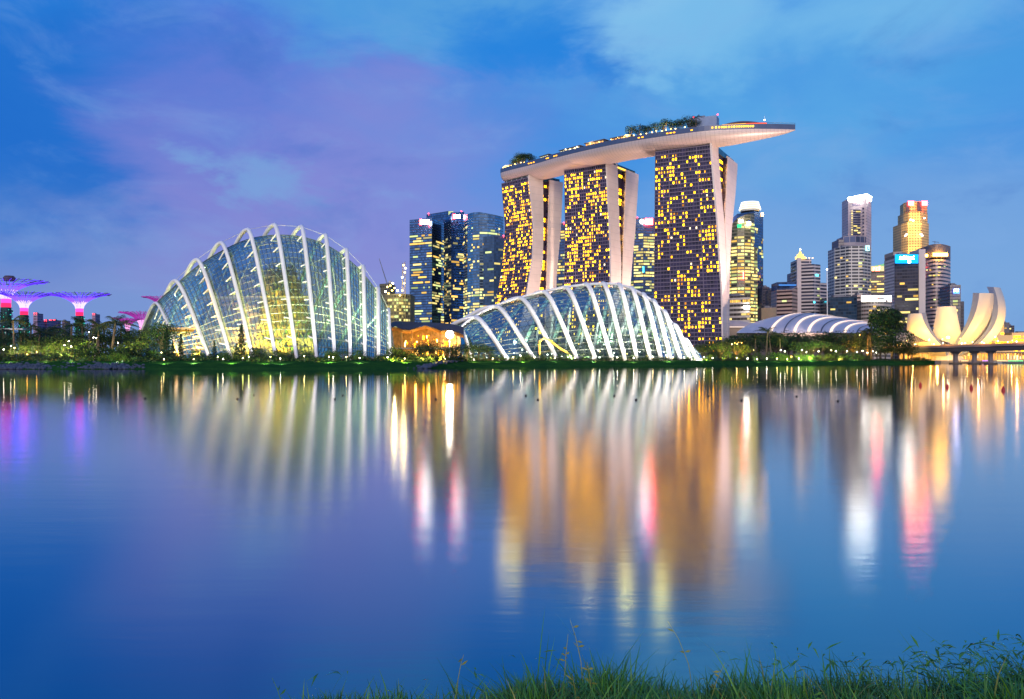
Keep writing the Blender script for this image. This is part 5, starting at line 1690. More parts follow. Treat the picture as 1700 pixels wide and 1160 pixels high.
mb = MB(); mb.lathe([(.1, -.5), (.95, -.3), (.95, .4), (.1, .6)], P(1574, 560, 640), 8); mb.build('lamp_head', emit('street_lamp_head', (1, .85, .6), 25, sampling='AUTO'), rb_lamp); settle(rb_lamp)

# boats below the bridge
for lab, px, Y, ln, col_, hull_c in (('low boat with green light strip moored under the bridge', 1684, 690, 20, (.05, 1, .25), (.10, .12, .14)), ('white canopied river boat moored by the bridge piers', 1662, 715, 15, (1, .7, .3), (.5, .48, .45)), ('small dark bumboat with purple lamps behind the bridge pier', 1636, 722, 12, (.45, .12, 1), (.18, .10, .07)), ('short wooden boat moored nearest the arcade', 1600, 724, 10, (1, .6, .2), (.20, .13, .08))):
    bt = thing('river_boat', lab, 'boat'); x = PX(px, Y)
    mb = MB(); rows = []
    for k in range(9):
        s = -1 + k / 4; hw = 1.9 * (1 - abs(s) ** 3.2 * .85); rz_ = 1.0 + .6 * abs(s) ** 3
        rows.append([(x + s * ln / 2, Y - hw, rz_), (x + s * ln / 2 * .94, Y - hw * .7, -.3), (x + s * ln / 2 * .94, Y + hw * .7, -.3), (x + s * ln / 2, Y + hw, rz_)])
    mb.grid(rows); mb.build('hull', principled('boat_hull', hull_c, .5), bt)
    mb = MB(); mb.box((x, Y, 2.9), (ln * .62, 3.2, .2))
    for sx in (-.28, -.1, .1, .28): mb.bar((x + sx * ln, Y - 1.4, 1), (x + sx * ln, Y - 1.4, 2.9), .08, 4); mb.bar((x + sx * ln, Y + 1.4, 1), (x + sx * ln, Y + 1.4, 2.9), .08, 4)
    mb.build('canopy', white_metal, bt)
    mb = MB(); mb.box((x, Y - 1.75, 2.2), (ln * .6, .12, .35)); mb.build('light_strip', emit('boat_light', col_, 3.0), bt); settle(bt)

# ------------------------------------------------------------------ restaurant pavilion between the domes
rp = thing('pavilion', 'open timber restaurant pavilion with faceted dark roof, glowing amber inside', 'pavilion')
Yp = 392
rf = MB(); top = []; und = []
pxs_ = [(645, 545, 541), (656, 541.5, 537), (668, 546.5, 537.5), (680, 547.5, 538), (692, 543.5, 538.5), (706, 539.5, 539), (718, 543, 539.5), (732, 548.5, 540), (745, 547, 541), (758, 551, 543), (770, 555, 547)]
for px, yl, yu in pxs_:
    top.append([P(px, yl, Yp), P(px, yu - 4.0, Yp + 8), P(px, yu - 3.5, Yp + 26)]); und.append([P(px, yl + .6, Yp + .3), P(px, yl + 6, Yp + 9), P(px, yl + 5, Yp + 25)])
rf.grid(top); rf.build('roof', principled('pavilion_dark_roof', (.055, .045, .05), .6, var=.2, vscale=.2), rp)
rf = MB(); rf.grid(und); rf.build('timber_soffit', principled('timber_soffit', (.42, .20, .07), .6, var=.2, vscale=.4), rp)
wood = principled('timber_column', (.55, .30, .08), .6)
for px in (649, 666.5, 684, 700, 716, 730, 744, 758):
    mb = MB(); mb.bar((PX(px, Yp + 5), Yp + 5, 2), P(px, 551, Yp + 5), .55 if px in (666.5,) else .32, 6); mb.build('column', wood, rp)
mb = MB(); mb.box(P(708, 567, Yp + 18) + Vector((0, 0, 0)), (33, .6, 14)); mb.build('rear_wall', principled('amber_rear_wall', (.50, .30, .10), .7, var=.6, vscale=.5), rp)
mb = MB(); mb.box(P(706, 578, Yp + 6), (32, 6, .5)); mb.build('upper_floor', principled('pale_slab_edge', (.55, .5, .4), .6), rp)
for k in range(48):
    px = R.uniform(670, 760); py = R.choice((R.uniform(556, 567), R.uniform(567, 574), R.uniform(582, 588)))
    mb = MB(); q_ = P(px, py, Yp + R.uniform(3, 14)); s_ = R.uniform(.18, .5); mb.box(q_, (s_ * 1.4, .2, s_ * R.choice((1.5, 4, 5))))
    mb.build('lantern', R.choice((gold[0], gold[1], gold[2], bulb_y)), rp)
settle(rp)
for px, e in ((668, .7e3), (690, .9e3), (712, .9e3), (736, .7e3)):
    lamp('POINT', 'restaurant_light', P(px, 561, Yp + 7), e, (1, .55, .10), .5)
fl = thing('floodlight_mast', 'mast with blinding white floodlight between the two glass domes', 'floodlight')
pF = P(746.5, 555, 372)
mb = MB(); mb.bar((pF.x, pF.y, 2), pF + Vector((0, 0, -1)), .25, 6, .18); mb.build('mast', white_metal, fl)
mb = MB(); mb.tube([pF + Vector((0, .95, 0)), pF + Vector((0, .55, 0))], [1.5, 1.9], 12); hd = mb.build('lamp_housing', principled('lamp_housing', (.3, .3, .32), .4, .5), fl)
fl_glow = emit('floodlight_glow', (1, .93, .80), 90, sampling='AUTO')
for k in range(7):
    a_ = k * pi / 3; r_ = 0 if k == 6 else 1.05
    mb = MB(); q_ = pF + Vector((r_ * cos(a_), -.1, r_ * sin(a_)))
    mb.lathe([(.1, -.6), (.4, -.42), (.56, 0), (.4, .42), (.1, .6)], q_, 8); mb.build('lamp', fl_glow, fl)
settle(fl)
lamp('POINT', 'mast_light', pF + Vector((0, -2.5, 0)), 8e3, (1, .92, .75), 1.0)

# ------------------------------------------------------------------ funnel-shaped light trees of the garden
trunk_m = principled('planted_trunk', (.02, .06, .055), .8, var=.6, vscale=.5)
teal_led = emit('trunk_led_teal', (.03, .75, .55), 1.5)
col_glow_red = emit('collar_glow_red', (1, .02, .10), 2.0); col_glow_pink = emit('collar_glow_pink', (1, .06, .45), 2.0)
br_glow_white = emit('branch_glow_white', (.36, .28, 1.0), 3.2); br_glow_vio = emit('branch_glow_violet', (.07, .025, 1.0), 5.5); br_glow_blue = emit('branch_glow_blue', (.10, .03, .9), 2.0)  # branches and collars glow by themselves in place of floodlight on steel
br_glow_mag = emit('branch_glow_magenta', (.55, .05, .55), .7); glow_hot = emit('tree_glow_hot_pink', (1, .40, .80), 1.5); dark_br = principled('branch_tip_steel', (.10, .05, .16), .5)


def funnel_tree(label, px, pyrim, pyneck, pycol, half, Y, pink=False):
    t_ = thing('light_tree', label, 'light tree', 'funnel shaped light trees of the garden')
    rg = random.Random(px); x = PX(px, Y); zr, zn, zc = PZ(pyrim, Y), PZ(pyneck, Y), PZ(pycol, Y); Rr = half / F * Y; rn = Rr * .128
    ctr = Vector((x, Y, 0))
    mb = MB(); mb.lathe([(rn * 1.25, 2), (rn * 1.1, zc * .4), (rn * 1.0, zc * .8), (rn * .95, zc)], ctr, 14); tr = mb.build('trunk', trunk_m, t_)
    mb = MB()
    for _ in range(700):
        a = rg.uniform(0, 2 * pi); z = rg.uniform(3, zc - .5); r = rn * 1.15
        mb.mat(leaf_mats[0] if rg.random() < .8 else leaf_mats[1]); leaf_quad(mb, ctr + Vector((r * cos(a), r * sin(a), z)), rg.uniform(.3, .8), rg)
    mb.build('planting', None, tr)
    mb = MB()
    if not pink:
        for _ in range(150):
            a = rg.uniform(0, 2 * pi); z = rg.uniform(zc * .25, zc - .8); r = rn * 1.25
            leaf_quad(mb, ctr + Vector((r * cos(a), r * sin(a), z)), rg.uniform(.22, .55), rg)
        mb.build('trunk_light', teal_led, tr)
    for z0, z1, m in ((zc, (zc + zn) / 2, col_glow_red if not pink else glow_hot), ((zc + zn) / 2, zn, col_glow_pink if not pink else glow_hot)):
        mb = MB(); mb.lathe([(rn * .92, z0), (rn * .95, (z0 + z1) / 2), (rn * .90, z1)], ctr, 14); mb.build('glow_collar', m, t_)
    # branches fan out in three tiers of steel
    def rad(s): return rn * .95 + (Rr - rn * .95) * (s ** 1.75)
    def zz(s): return zn + (zr - zn) * (1 - (1 - s) ** 1.55)
    tiers = ((0, .36, 22, br_glow_white if not pink else glow_hot, .20, 'inner_branch'), (.30, .66, 36, br_glow_vio if not pink else br_glow_mag, .19, 'middle_branch'), (.60, 1.0, 64, br_glow_blue if not pink else br_glow_mag, .15, 'outer_branch'))
    tilt = rg.uniform(-.04, .04)
    for s0, s1, nbr, m, r_, nm in tiers:
        mb = MB()
        for k in range(nbr):
            a = 2 * pi * k / nbr + rg.uniform(-.05, .05); pts = []
            jag = 1 + rg.uniform(-.05, .03) if s1 == 1 else 1
            for q_ in range(5):
                s = s0 + (s1 * jag - s0) * q_ / 4; aa = a + rg.uniform(-.03, .03)
                pts.append(ctr + Vector((rad(s) * cos(aa), rad(s) * sin(aa), zz(min(s, 1.0)) + tilt * rad(s) * cos(aa) + (rg.uniform(-.2, .5) if s > .9 else 0))))
            mb.mat(m if (s1 < 1 or k % 3) else dark_br)
            mb.tube(pts, r_, 4, caps=False)
        mb.build(nm, None, t_)
    mb = MB()
    for s in (.18, .34, .5, .66, .8, .92):
        mb.mat(br_glow_white if s < .3 and not pink else br_glow_vio if s < .6 and not pink else br_glow_mag if pink else br_glow_blue if s < .7 else dark_br)
        mb.tube([ctr + Vector((rad(s) * cos(2 * pi * k / 30), rad(s) * sin(2 * pi * k / 30), zz(s) + tilt * rad(s) * cos(2 * pi * k / 30))) for k in range(31)], .13, 3, caps=False)
    mb.build('ring', None, t_)
    if px == 10:
        mb = MB(); mb.lathe([(3, 0), (3.4, 2), (2.4, 3.2)], (x + 2, Y, zr), 10); mb.build('rooftop_bar', principled('bar_dark', (.08, .05, .06), .5), t_)
    settle(t_)
    return t_


funnel_tree('tallest violet funnel tree, cut by the frame edge, a dark bar on its canopy', 10, 466.5, 496, 510, 62, 505)
funnel_tree('violet funnel tree standing just in front of the tallest one', 40, 487, 511, 522.5, 49, 470)
funnel_tree('lone violet funnel tree with a red collar over the palms', 132, 489, 512, 524, 47, 470)
funnel_tree('small pink lit funnel tree with the lower canopy, before its pink neighbour', 212, 529, 545, 550, 24, 500, True)
funnel_tree('larger pink lit funnel tree whose canopy touches the tall dome', 236, 519, 540, 547, 36, 520, True)
funnel_tree('dim magenta funnel tree half hidden behind the tall dome', 275, 494, 520, 535, 36, 540, True)

# park shelters
sh = thing('park_shelter', 'small flat white canopy roof among the palms below the funnel trees', 'shelter')
mb = MB(); mb.box(P(25, 546.5, 400), (11, 6, .6)); mb.build('roof', white_metal, sh)
mb = MB()
for dx in (-4.5, 4.5): mb.bar((PX(25, 400) + dx, 400, 2), (PX(25, 400) + dx, 400, PZ(547, 400)), .2, 5)
mb.build('post', white_metal, sh); settle(sh)
sh = thing('park_shelter', 'wavy brown footbridge roof winding through the lit trees', 'shelter')
mb = MB(); rows = []
for k in range(17):
    s = k / 16; px = 102 + 56 * s; py = 551.5 + 12 * s ** 1.2 + 1.2 * sin(s * 9)
    rows.append([P(px, py, 390), P(px, py - .8, 393), P(px, py - .2, 396)])
mb.grid(rows); mb.build('roof', principled('wavy_roof', (.30, .24, .20), .6), sh)
mb = MB()
for k in range(0, 17, 4): q_ = rows[k][1]; mb.bar((q_.x, q_.y, 2), q_, .18, 5)
mb.build('post', principled('shelter_post', (.2, .18, .16), .6), sh); settle(sh)

# ------------------------------------------------------------------ buoys
red_pl = principled('buoy_red', (.42, .015, .02), .35); dark_pl = principled('buoy_black', (.01, .01, .012), .5)
for k, (px, py, s, lab) in enumerate(((1528, 640.5, 1.0, 'red buoy afloat farthest out, closest to the road bridge shore'), (1572.5, 643, 1.02, 'red buoy afloat under the tall street lamp reflection'), (1612.5, 645, 1.0, 'red buoy afloat below the museum reflection'), (1665.5, 648.5, 1.02, 'red buoy afloat nearest the frame edge, biggest of the red ones'))):
    Y = ZC * F / (py - HOR); bo = thing('buoy', lab, 'buoy', 'red buoys on the bay'); x = PX(px, Y)
    mb = MB(); mb.lathe([(.03, -.15), (.13, -.08), (.155, .06), (.145, .18), (.09, .25), (.07, .28)], (x, Y, 0), 14); mb.build('float', red_pl, bo, smooth=True)
    mb = MB(); mb.lathe([(.07, .27), (.085, .31), (.07, .37), (.02, .40)], (x, Y, 0), 10); mb.build('top_cap', red_pl, bo, smooth=True); settle(bo)
ORD = ['first', 'second', 'third', 'fourth', 'fifth', 'sixth', 'seventh', 'eighth', 'ninth', 'tenth', 'eleventh', 'twelfth', 'thirteenth', 'fourteenth', 'fifteenth', 'sixteenth', 'seventeenth', 'eighteenth', 'nineteenth', 'twentieth',
       'twenty first', 'twenty second', 'twenty third', 'twenty fourth', 'twenty fifth', 'twenty sixth', 'twenty seventh', 'twenty eighth', 'twenty ninth', 'thirtieth'] + ['thirty ' + w_ for w_ in ('first', 'second', 'third', 'fourth', 'fifth', 'sixth', 'seventh', 'eighth', 'ninth')] + ['fortieth', 'forty first', 'forty second']
proto = None
for k, (px, py) in enumerate(((241, 662), (394, 662.5), (421, 656), (556, 662.5), (569, 656.5), (610, 635), (723.5, 663), (873, 657), (893, 664), (1020, 657.5), (1056, 664), (1113, 636.5), (1176.5, 658), (1231, 665), (1322.5, 658.5), (1391, 666))):
    Y = ZC * F / (py - HOR)
    if proto is None:
        mb = MB(); mb.lathe([(.02, -.06), (.075, -.03), (.08, .03), (.03, .08)], (0, 0, 0), 8); o = proto = mb.build('float_marker', dark_pl, smooth=True)
    else:
        o = proto.copy(); COL.objects.link(o)
    o.location = (PX(px, Y), Y, .02)
    tag(o, 'tiny black float on the water, %s from the left of its scattered line' % ORD[k], 'float marker', 'tiny black floats scattered over the water')
# ------------------------------------------------------------------ trees and plants of the far bank
bark = principled('bark', (.075, .055, .04), .9, var=.3, vscale=1.5)
palm_bark = principled('palm_bark', (.12, .09, .065), .9, var=.3, vscale=1.5)


def pick(rg, mats, wts):
    return rg.choices(mats, wts)[0]


def crown_mesh(rg, lobes, n, leaf, wts, mats=None):
    """Leaf faces spread through overlapping lobes, with gaps; each lobe (x, y, z, rx, ry, rz)."""
    mb = MB()
    vol = [l[3] * l[4] * l[5] for l in lobes]
    for _ in range(n):
        l = rg.choices(lobes, vol)[0]
        while True:
            v = Vector((rg.uniform(-1, 1), rg.uniform(-1, 1), rg.uniform(-1, 1)))
            if .25 < v.length < 1: break
        v = v.normalized() * (v.length ** .5)
        clump = sin(v.x * 5 + l[0] * 3) * sin(v.y * 5 + 2) * sin(v.z * 6 + l[2])
        if clump < -.25 and rg.random() < .75: continue
        m = pick(rg, mats or leaf_mats, wts)
        mb.mat(m)
        leaf_quad(mb, Vector((l[0] + v.x * l[3], l[1] + v.y * l[4], l[2] + v.z * l[5])), leaf * rg.uniform(.6, 1.35), rg)
    return mb


def round_tree(seed, spread=.42, n=1500, wts=(5, 3, 1, 1), base=.30):
    rg = random.Random(seed); lobes = []
    for k in range(9):
        a = rg.uniform(0, 2 * pi); r = spread * rg.uniform(.25, .72); z = rg.uniform(base + .16, .84)
        s = rg.uniform(.13, .22) * (spread / .42) ** .6
        lobes.append((r * cos(a), r * sin(a), z, s * 1.25, s * 1.25, s * .85))
    lobes.append((0, 0, .72, .22, .22, .24))
    cm = crown_mesh(rg, lobes, n, .020, wts)
    tm = MB(); tm.tube([(0, 0, -.02), (.01, 0, base * .8), (.0, .01, .55)], [.030, .022, .010], 6)
    for l in lobes[:7]: tm.bar((0, 0, base * .75 + rg.uniform(0, .12)), (l[0] * .8, l[1] * .8, l[2]), .012, 4, .004)
    return tm.mesh('trunk', bark), cm.mesh('crown')


def palm(seed, fr=15, L=.36, droop=.5):
    rg = random.Random(seed); cm = MB()
    lean = (rg.uniform(-.06, .06), rg.uniform(-.04, .04))
    top_ = Vector((lean[0], lean[1], .74))
    for k in range(fr):
        a = 2 * pi * k / fr + rg.uniform(-.2, .2); e = rg.uniform(-.25, 1.1); ln = L * rg.uniform(.75, 1.1)
        d = Vector((cos(a) * cos(e), sin(a) * cos(e), sin(e))); side = Vector((-sin(a), cos(a), 0)); pts = []
        for q_ in range(9):
            s = q_ / 8; pts.append(top_ + d * (ln * s) + Vector((0, 0, -droop * ln * s * s)))
        cm.mat(leaf_mats[rg.choice((0, 0, 1, 3))])
        for q_ in range(8):
            p0, p1 = pts[q_], pts[q_ + 1]; w_ = .055 * sin(pi * (q_ + 1.2) / 9.6) + .008
            for sg in (-1, 1):
                for h_ in (0, .5):
                    c0 = p0.lerp(p1, h_); tip = c0 + (p1 - p0) * .9 + side * (sg * w_) + Vector((0, 0, -w_ * .75))
                    cm.face([c0, c0.lerp(p1, .45), tip])
    tm = MB(); tm.tube([(0, 0, -.02), (lean[0] * .2, lean[1] * .2, .3), (lean[0] * .6, lean[1] * .6, .55), top_], [.026, .020, .016, .015], 6)
    return tm.mesh('trunk', palm_bark), cm.mesh('crown')


def conifer(seed):
    rg = random.Random(seed); cm = MB()
    for _ in range(1300):
        h = rg.random() ** 1.25; r = .19 * (1 - h) ** .85 * (.72 + .28 * sin(h * 48)) * rg.uniform(.35, 1.08) + .006; a = rg.uniform(0, 2 * pi)
        cm.mat(leaf_mats[rg.choice((0, 0, 0, 1))]); leaf_quad(cm, Vector((r * cos(a), r * sin(a), .06 + .94 * h)), .024 * rg.uniform(.6, 1.2), rg)
    tm = MB(); tm.tube([(0, 0, -.02), (0, 0, .9)], [.022, .004], 5)
    return tm.mesh('trunk', bark), cm.mesh('crown')


def shrub(seed, wts=(3, 4, 2, 1), n=700):
    rg = random.Random(seed); lobes = []
    for k in range(7):
        a = rg.uniform(0, 2 * pi); r = rg.uniform(.1, .62); s = rg.uniform(.26, .42)
        lobes.append((r * cos(a), r * sin(a) * .8, rg.uniform(.25, .66), s, s, s * .8))
    cm = crown_mesh(rg, lobes, n, .050, wts)
    tm = MB()
    for l in lobes[:5]: tm.bar((l[0] * .3, l[1] * .3, -.05), (l[0], l[1], l[2]), .02, 4, .008)
    return tm.mesh('stem', bark), cm.mesh('foliage')


def umbrella_tree(seed):
    rg = random.Random(seed); lobes = []
    for k in range(10):
        a = 2 * pi * k / 10 + rg.uniform(-.3, .3); r = rg.uniform(.15, .5)
        lobes.append((r * cos(a), r * sin(a), rg.uniform(.70, .88), .19, .19, .085))
    cm = crown_mesh(rg, lobes, 1200, .018, (5, 3, 1, 2))
    tm = MB(); tm.tube([(0, 0, -.02), (.01, 0, .35)], [.026, .018], 6)
    for l in lobes: tm.bar((.01, 0, .33), (l[0] * .8, l[1] * .8, l[2] - .03), .010, 4, .004)
    return tm.mesh('trunk', bark), cm.mesh('crown')


KINDS = {
    'round': [round_tree(s) for s in (1, 2, 3, 4)] + [round_tree(5, .5)],
    'bright': [round_tree(s, .45, 1400, (1, 3, 5, 3)) for s in (11, 12)],
    'big': [round_tree(44, .50, 7000, (7, 3, 1, 1), .22)],
    'palm': [palm(s) for s in (1, 2, 3)] + [palm(7, 18, .30, .9)],
    'conifer': [conifer(1), conifer(2)],
    'shrub': [shrub(s) for s in (1, 2, 3)],
    'lime': [shrub(s, (1, 2, 6, 3)) for s in (21, 22)],
    'umbrella': [umbrella_tree(1), umbrella_tree(2)],
}
WORDS = {'round': ('round_tree', 'dark round crowned tree', 'tree'), 'bright': ('round_tree', 'lamp lit yellow green tree', 'tree'), 'big': ('round_tree', 'large dark spreading tree', 'tree'),
         'palm': ('palm_tree', 'palm with drooping fronds', 'palm'), 'conifer': ('conifer', 'dark slender conifer', 'conifer'), 'shrub': ('shrub', 'dark bushy shrub', 'shrub'),
         'lime': ('shrub', 'lamp lit lime green shrub', 'shrub'), 'umbrella': ('umbrella_tree', 'flat topped umbrella tree', 'tree')}
SEGS = [(-200, 62, 'under the twin funnel trees'), (62, 112, 'between twin and lone funnel trees'), (112, 165, 'at the lone funnel tree foot'), (165, 258, 'before the pink funnel trees'),
        (258, 375, 'below the tall dome low flank'), (375, 520, 'below the tall dome middle'), (520, 640, 'below the tall dome narrow end'), (640, 770, 'before the amber pavilion'),
        (770, 960, 'below the low dome, pavilion side'), (960, 1160, 'below the low dome, hotel side'), (1160, 1245, 'below the widest hotel slab'), (1245, 1330, 'below the striped hall, hotel side'),
        (1330, 1445, 'below the striped hall, bridge side'), (1445, 1800, 'at the bridge end')]


def seg(px):
    for a, b_, s in SEGS:
        if a <= px < b_: return s
    return SEGS[-1][2]


placed = []


def plant(kind, px, top, back=None, Y=None, wide=1.0, z=GZ - .1):
    Y = Y if Y is not None else shore_y(px) + (back or 30)
    h = max(PZ(top, Y) - z, .6) * (1.18 if kind == 'palm' else 1.04)
    placed.append((kind, px, Y, h, wide, z))


RP = random.Random(17)
# left park: palms and trees
for px, top in ((-6, 548), (8, 540), (24, 521), (50, 532), (62, 545), (73, 543), (92, 538), (106, 545), (118, 530), (139, 528), (147, 545), (163, 531), (176, 530), (186, 525), (199, 532), (212, 545), (122, 552), (36, 548)):
    plant('palm', px, top + RP.uniform(-1, 1), back=RP.uniform(60, 140), wide=RP.uniform(1.0, 1.35))
for px, top in ((-15, 556), (2, 552), (15, 560), (41, 550), (57, 556), (70, 549), (83, 556), (98, 556), (112, 548), (127, 556), (142, 550), (155, 555), (170, 544), (183, 548), (196, 552), (205, 546), (220, 552), (233, 545), (246, 556)):
    plant('round', px, top, back=RP.uniform(65, 150), wide=RP.uniform(1.1, 1.7))
for px, top in ((8, 573), (30, 566), (44, 562), (52, 572), (92, 568), (102, 560), (120, 566), (132, 560), (140, 564), (214, 566), (226, 564), (20, 580)):
    plant('bright', px, top, back=RP.uniform(50, 62), wide=1.3)
for px, top in ((-12, 580), (3, 584), (14, 582), (26, 585), (40, 586), (54, 580), (66, 585), (80, 583), (93, 579), (106, 582), (118, 576), (131, 574), (146, 570), (160, 566), (174, 569), (188, 574), (203, 572), (216, 570), (228, 574), (240, 572), (252, 578)):
    plant('shrub', px, top, back=RP.uniform(26, 46), wide=RP.uniform(1.6, 2.6))
for px, top in ((165, 589), (178, 586), (190, 583), (199, 584), (207, 588), (109, 590), (122, 591), (137, 590), (150, 591), (60, 592)):
    plant('lime', px, top, back=RP.uniform(22, 26), wide=1.7)
for px, top in ((262, 572), (268, 536), (280, 580)):
    plant('round', px, top, back=44, wide=1.25)
plant('bright', 273, 530, back=48, wide=1.25)
for px, top in ((277, 546), (300, 556), (356, 566), (401, 540), (392, 572), (287, 566)):
    plant('conifer', px, top, back=32, wide=1.15)
for px, top in ((290, 586), (312, 583), (325, 576), (338, 585), (350, 584), (368, 580), (380, 574), (412, 583), (424, 572), (430, 582), (446, 584), (462, 577), (472, 581), (486, 586), (503, 588), (520, 587), (555, 583), (562, 588), (585, 586), (596, 577), (610, 588), (628, 583), (642, 585)):
    plant('shrub', px, top, back=RP.uniform(26, 34), wide=RP.uniform(1.2, 1.9))
for px, top in ((375, 584), (388, 586), (437, 586), (548, 577), (553, 582), (508, 579), (540, 588), (595, 585), (603, 587), (636, 587)):
    plant('lime', px, top, back=RP.uniform(25, 30), wide=1.6)
for px, top in ((559, 581), (571, 582)):
    plant('umbrella', px, top, back=28, wide=1.5)
# centre: before pavilion
for px, top in ((652, 573), (660, 570), (668, 577), (676, 580), (755, 579)):
    plant('lime', px, top, back=RP.uniform(28, 40), wide=1.5)
for px, top in ((698, 567), (703, 572), (720, 566), (716, 575), (693, 578), (734, 577), (742, 574)):
    plant('round', px, top, back=RP.uniform(35, 50) if px < 730 else 28, wide=1.5)
for px, top in ((757, 572), (766, 570), (775, 569), (785, 572), (795, 568), (804, 572), (750, 576), (812, 577)):
    plant('round', px, top, back=24, wide=1.5)
for px, top in ((684, 584), (708, 584), (727, 585), (780, 585), (792, 586), (803, 586), (818, 585), (830, 586), (858, 586), (872, 584), (880, 587), (930, 586), (945, 587), (1050, 588), (1075, 588)):
    plant('lime', px, top, back=RP.uniform(24, 28), wide=1.8)
for px, top in ((690, 588), (738, 588), (768, 588), (850, 588), (866, 588), (900, 588), (915, 588), (972, 589), (1002, 590), (1028, 590), (1062, 590), (1094, 590), (1120, 590), (1142, 590)):
    plant('shrub', px, top, back=RP.uniform(22, 25), wide=1.8)
# right park
for px, top in ((1166, 570), (1178, 565), (1192, 562), (1206, 560), (1218, 557), (1231, 553), (1246, 556), (1260, 552), (1274, 553), (1290, 556), (1304, 550), (1318, 551), (1332, 553), (1346, 549), (1360, 552), (1374, 550), (1388, 551), (1402, 552), (1416, 554), (1430, 550), (1442, 553), (1284, 562), (1310, 560), (1340, 560), (1370, 561), (1400, 562), (1425, 560)):
    plant('round', px, top, Y=shore_y(px) + RP.uniform(60, 110), wide=RP.uniform(1.25, 1.8))
for px, top in ((1272, 543), (1280, 552), (1254, 556), (1228, 560), (1296, 552), (1446, 540), (1440, 549), (1330, 556)):
    plant('palm', px, top, Y=shore_y(px) + RP.uniform(40, 58), wide=1.2)
for px, top in ((1170, 571), (1182, 574), (1196, 566), (1205, 568), (1222, 564), (1232, 567), (1332, 566), (1347, 565), (1392, 570), (1380, 568)):
    plant('bright', px, top, Y=shore_y(px) + 36, wide=1.4)
for px, top in ((1350, 563), (1338, 567), (1362, 566)):
    plant('umbrella', px, top, Y=shore_y(px) + 34, wide=1.4)
for px, top in ((1180, 582), (1192, 580), (1205, 580), (1216, 584), (1230, 582), (1244, 583), (1258, 582), (1272, 584), (1284, 582), (1296, 583), (1386, 582), (1400, 584), (1412, 582), (1426, 583), (1440, 586), (1408, 588)):
    plant('shrub', px, top, back=RP.uniform(24, 32), wide=RP.uniform(1.8, 2.4))
for px, top in ((1302, 585), (1311, 588), (1325, 586), (1338, 586), (1347, 585), (1356, 587), (1366, 586), (1377, 585), (1393, 588), (1172, 588), (1430, 588)):
    plant('lime', px, top, back=RP.uniform(22, 27), wide=1.9)
plant('big', 1481, 512, Y=590, wide=1.0)
for px, top in ((1462, 560), (1500, 566), (1508, 573), (1492, 576), (1470, 572), (1456, 575), (1514, 582)):
    plant('round', px, top, Y=584, wide=1.9)
for px, top in ((1524, 590), (1534, 592), (1518, 590)):
    plant('shrub', px, top, Y=shore_y(px) + 22, wide=2.2)

from collections import defaultdict
cnt = defaultdict(int); tot_n = defaultdict(int)
placed.sort(key=lambda p: p[1])
for p in placed: tot_n[(p[0], seg(p[1]))] += 1
protos = {}
for kind, px, Y, h, wide, z in placed:
    key = (kind, seg(px)); k = cnt[key]; cnt[key] += 1
    nm, words_, cat = WORDS[kind]
    vs = KINDS[kind]; vi = RP.randrange(len(vs))
    if (kind, vi) not in protos:
        root = bpy.data.objects.new(nm, None); COL.objects.link(root)
        for me, pn in zip(vs[vi], ('stem', 'foliage') if nm == 'shrub' else ('trunk', 'crown')):
            o = bpy.data.objects.new(pn, me); COL.objects.link(o); o.parent = root
        protos[(kind, vi)] = root
    else:
        root = copy_tree(protos[(kind, vi)])
    root.location = (PX(px, Y), Y, z)
    root.rotation_euler = (0, 0, RP.uniform(0, 6.28)); sw = h * wide * (.55 if nm == 'shrub' else 1)
    root.scale = (sw, sw, h)
    lab = words_ + ' ' + seg(px)
    if tot_n[key] > 1: lab += ', %s from left' % ORD[k]
    tag(root, lab, cat, {'tree': 'trees of the waterfront park', 'palm': 'palms of the waterfront park', 'conifer': 'conifers before the tall dome', 'shrub': 'shrubs along the far bank'}[cat])

# hedge that closes the foot of the planting: nobody could count it
hg = MB(); rg = random.Random(77)
for _ in range(16000):
    px = rg.uniform(-90, 1545); 
    y = shore_y(px) + rg.uniform(22.5, 30); hh = 1.3 * (.5 + .5 * sin(px * .19) * sin(px * .053)) + .5
    hg.mat(leaf_mats[rg.choice((0, 0, 0, 1, 1, 3))])
    leaf_quad(hg, Vector((PX(px, y), y, GZ + rg.random() * hh)), rg.uniform(.22, .55), rg)
tag(hg.build('undergrowth'), 'low dark mixed undergrowth along the top of the far lawn', 'undergrowth', kind='stuff')

ug = MB(); R = random.Random(51)
for cx_, n_ in ((-40, 60), (70, 90), (120, 80), (235, 120), (330, 60), (430, 80), (520, 70), (640, 120), (706, 120), (760, 90), (905, 60), (1000, 50), (1090, 60), (1185, 150), (1240, 80), (1330, 100), (1420, 100), (1500, 130), (1525, 100)):
    for _ in range(n_ * 4):
        px = cx_ + R.gauss(0, 13) ; bk = 24 - abs(R.gauss(0, 4.5)); bk = max(bk, 8)
        y = shore_y(px) + bk; rise = 1.5 * R.random() * (bk - 6) / 18
        ug.mat(leaf_mats[R.choice((0, 0, 1, 1, 3))])
        leaf_quad(ug, Vector((PX(px, y), y, interp(bk, prof) + rise)), R.uniform(.18, .45), R)
tag(ug.build('undergrowth'), 'ragged dark bushes spilling down the slope of the far lawn', 'undergrowth', kind='stuff')
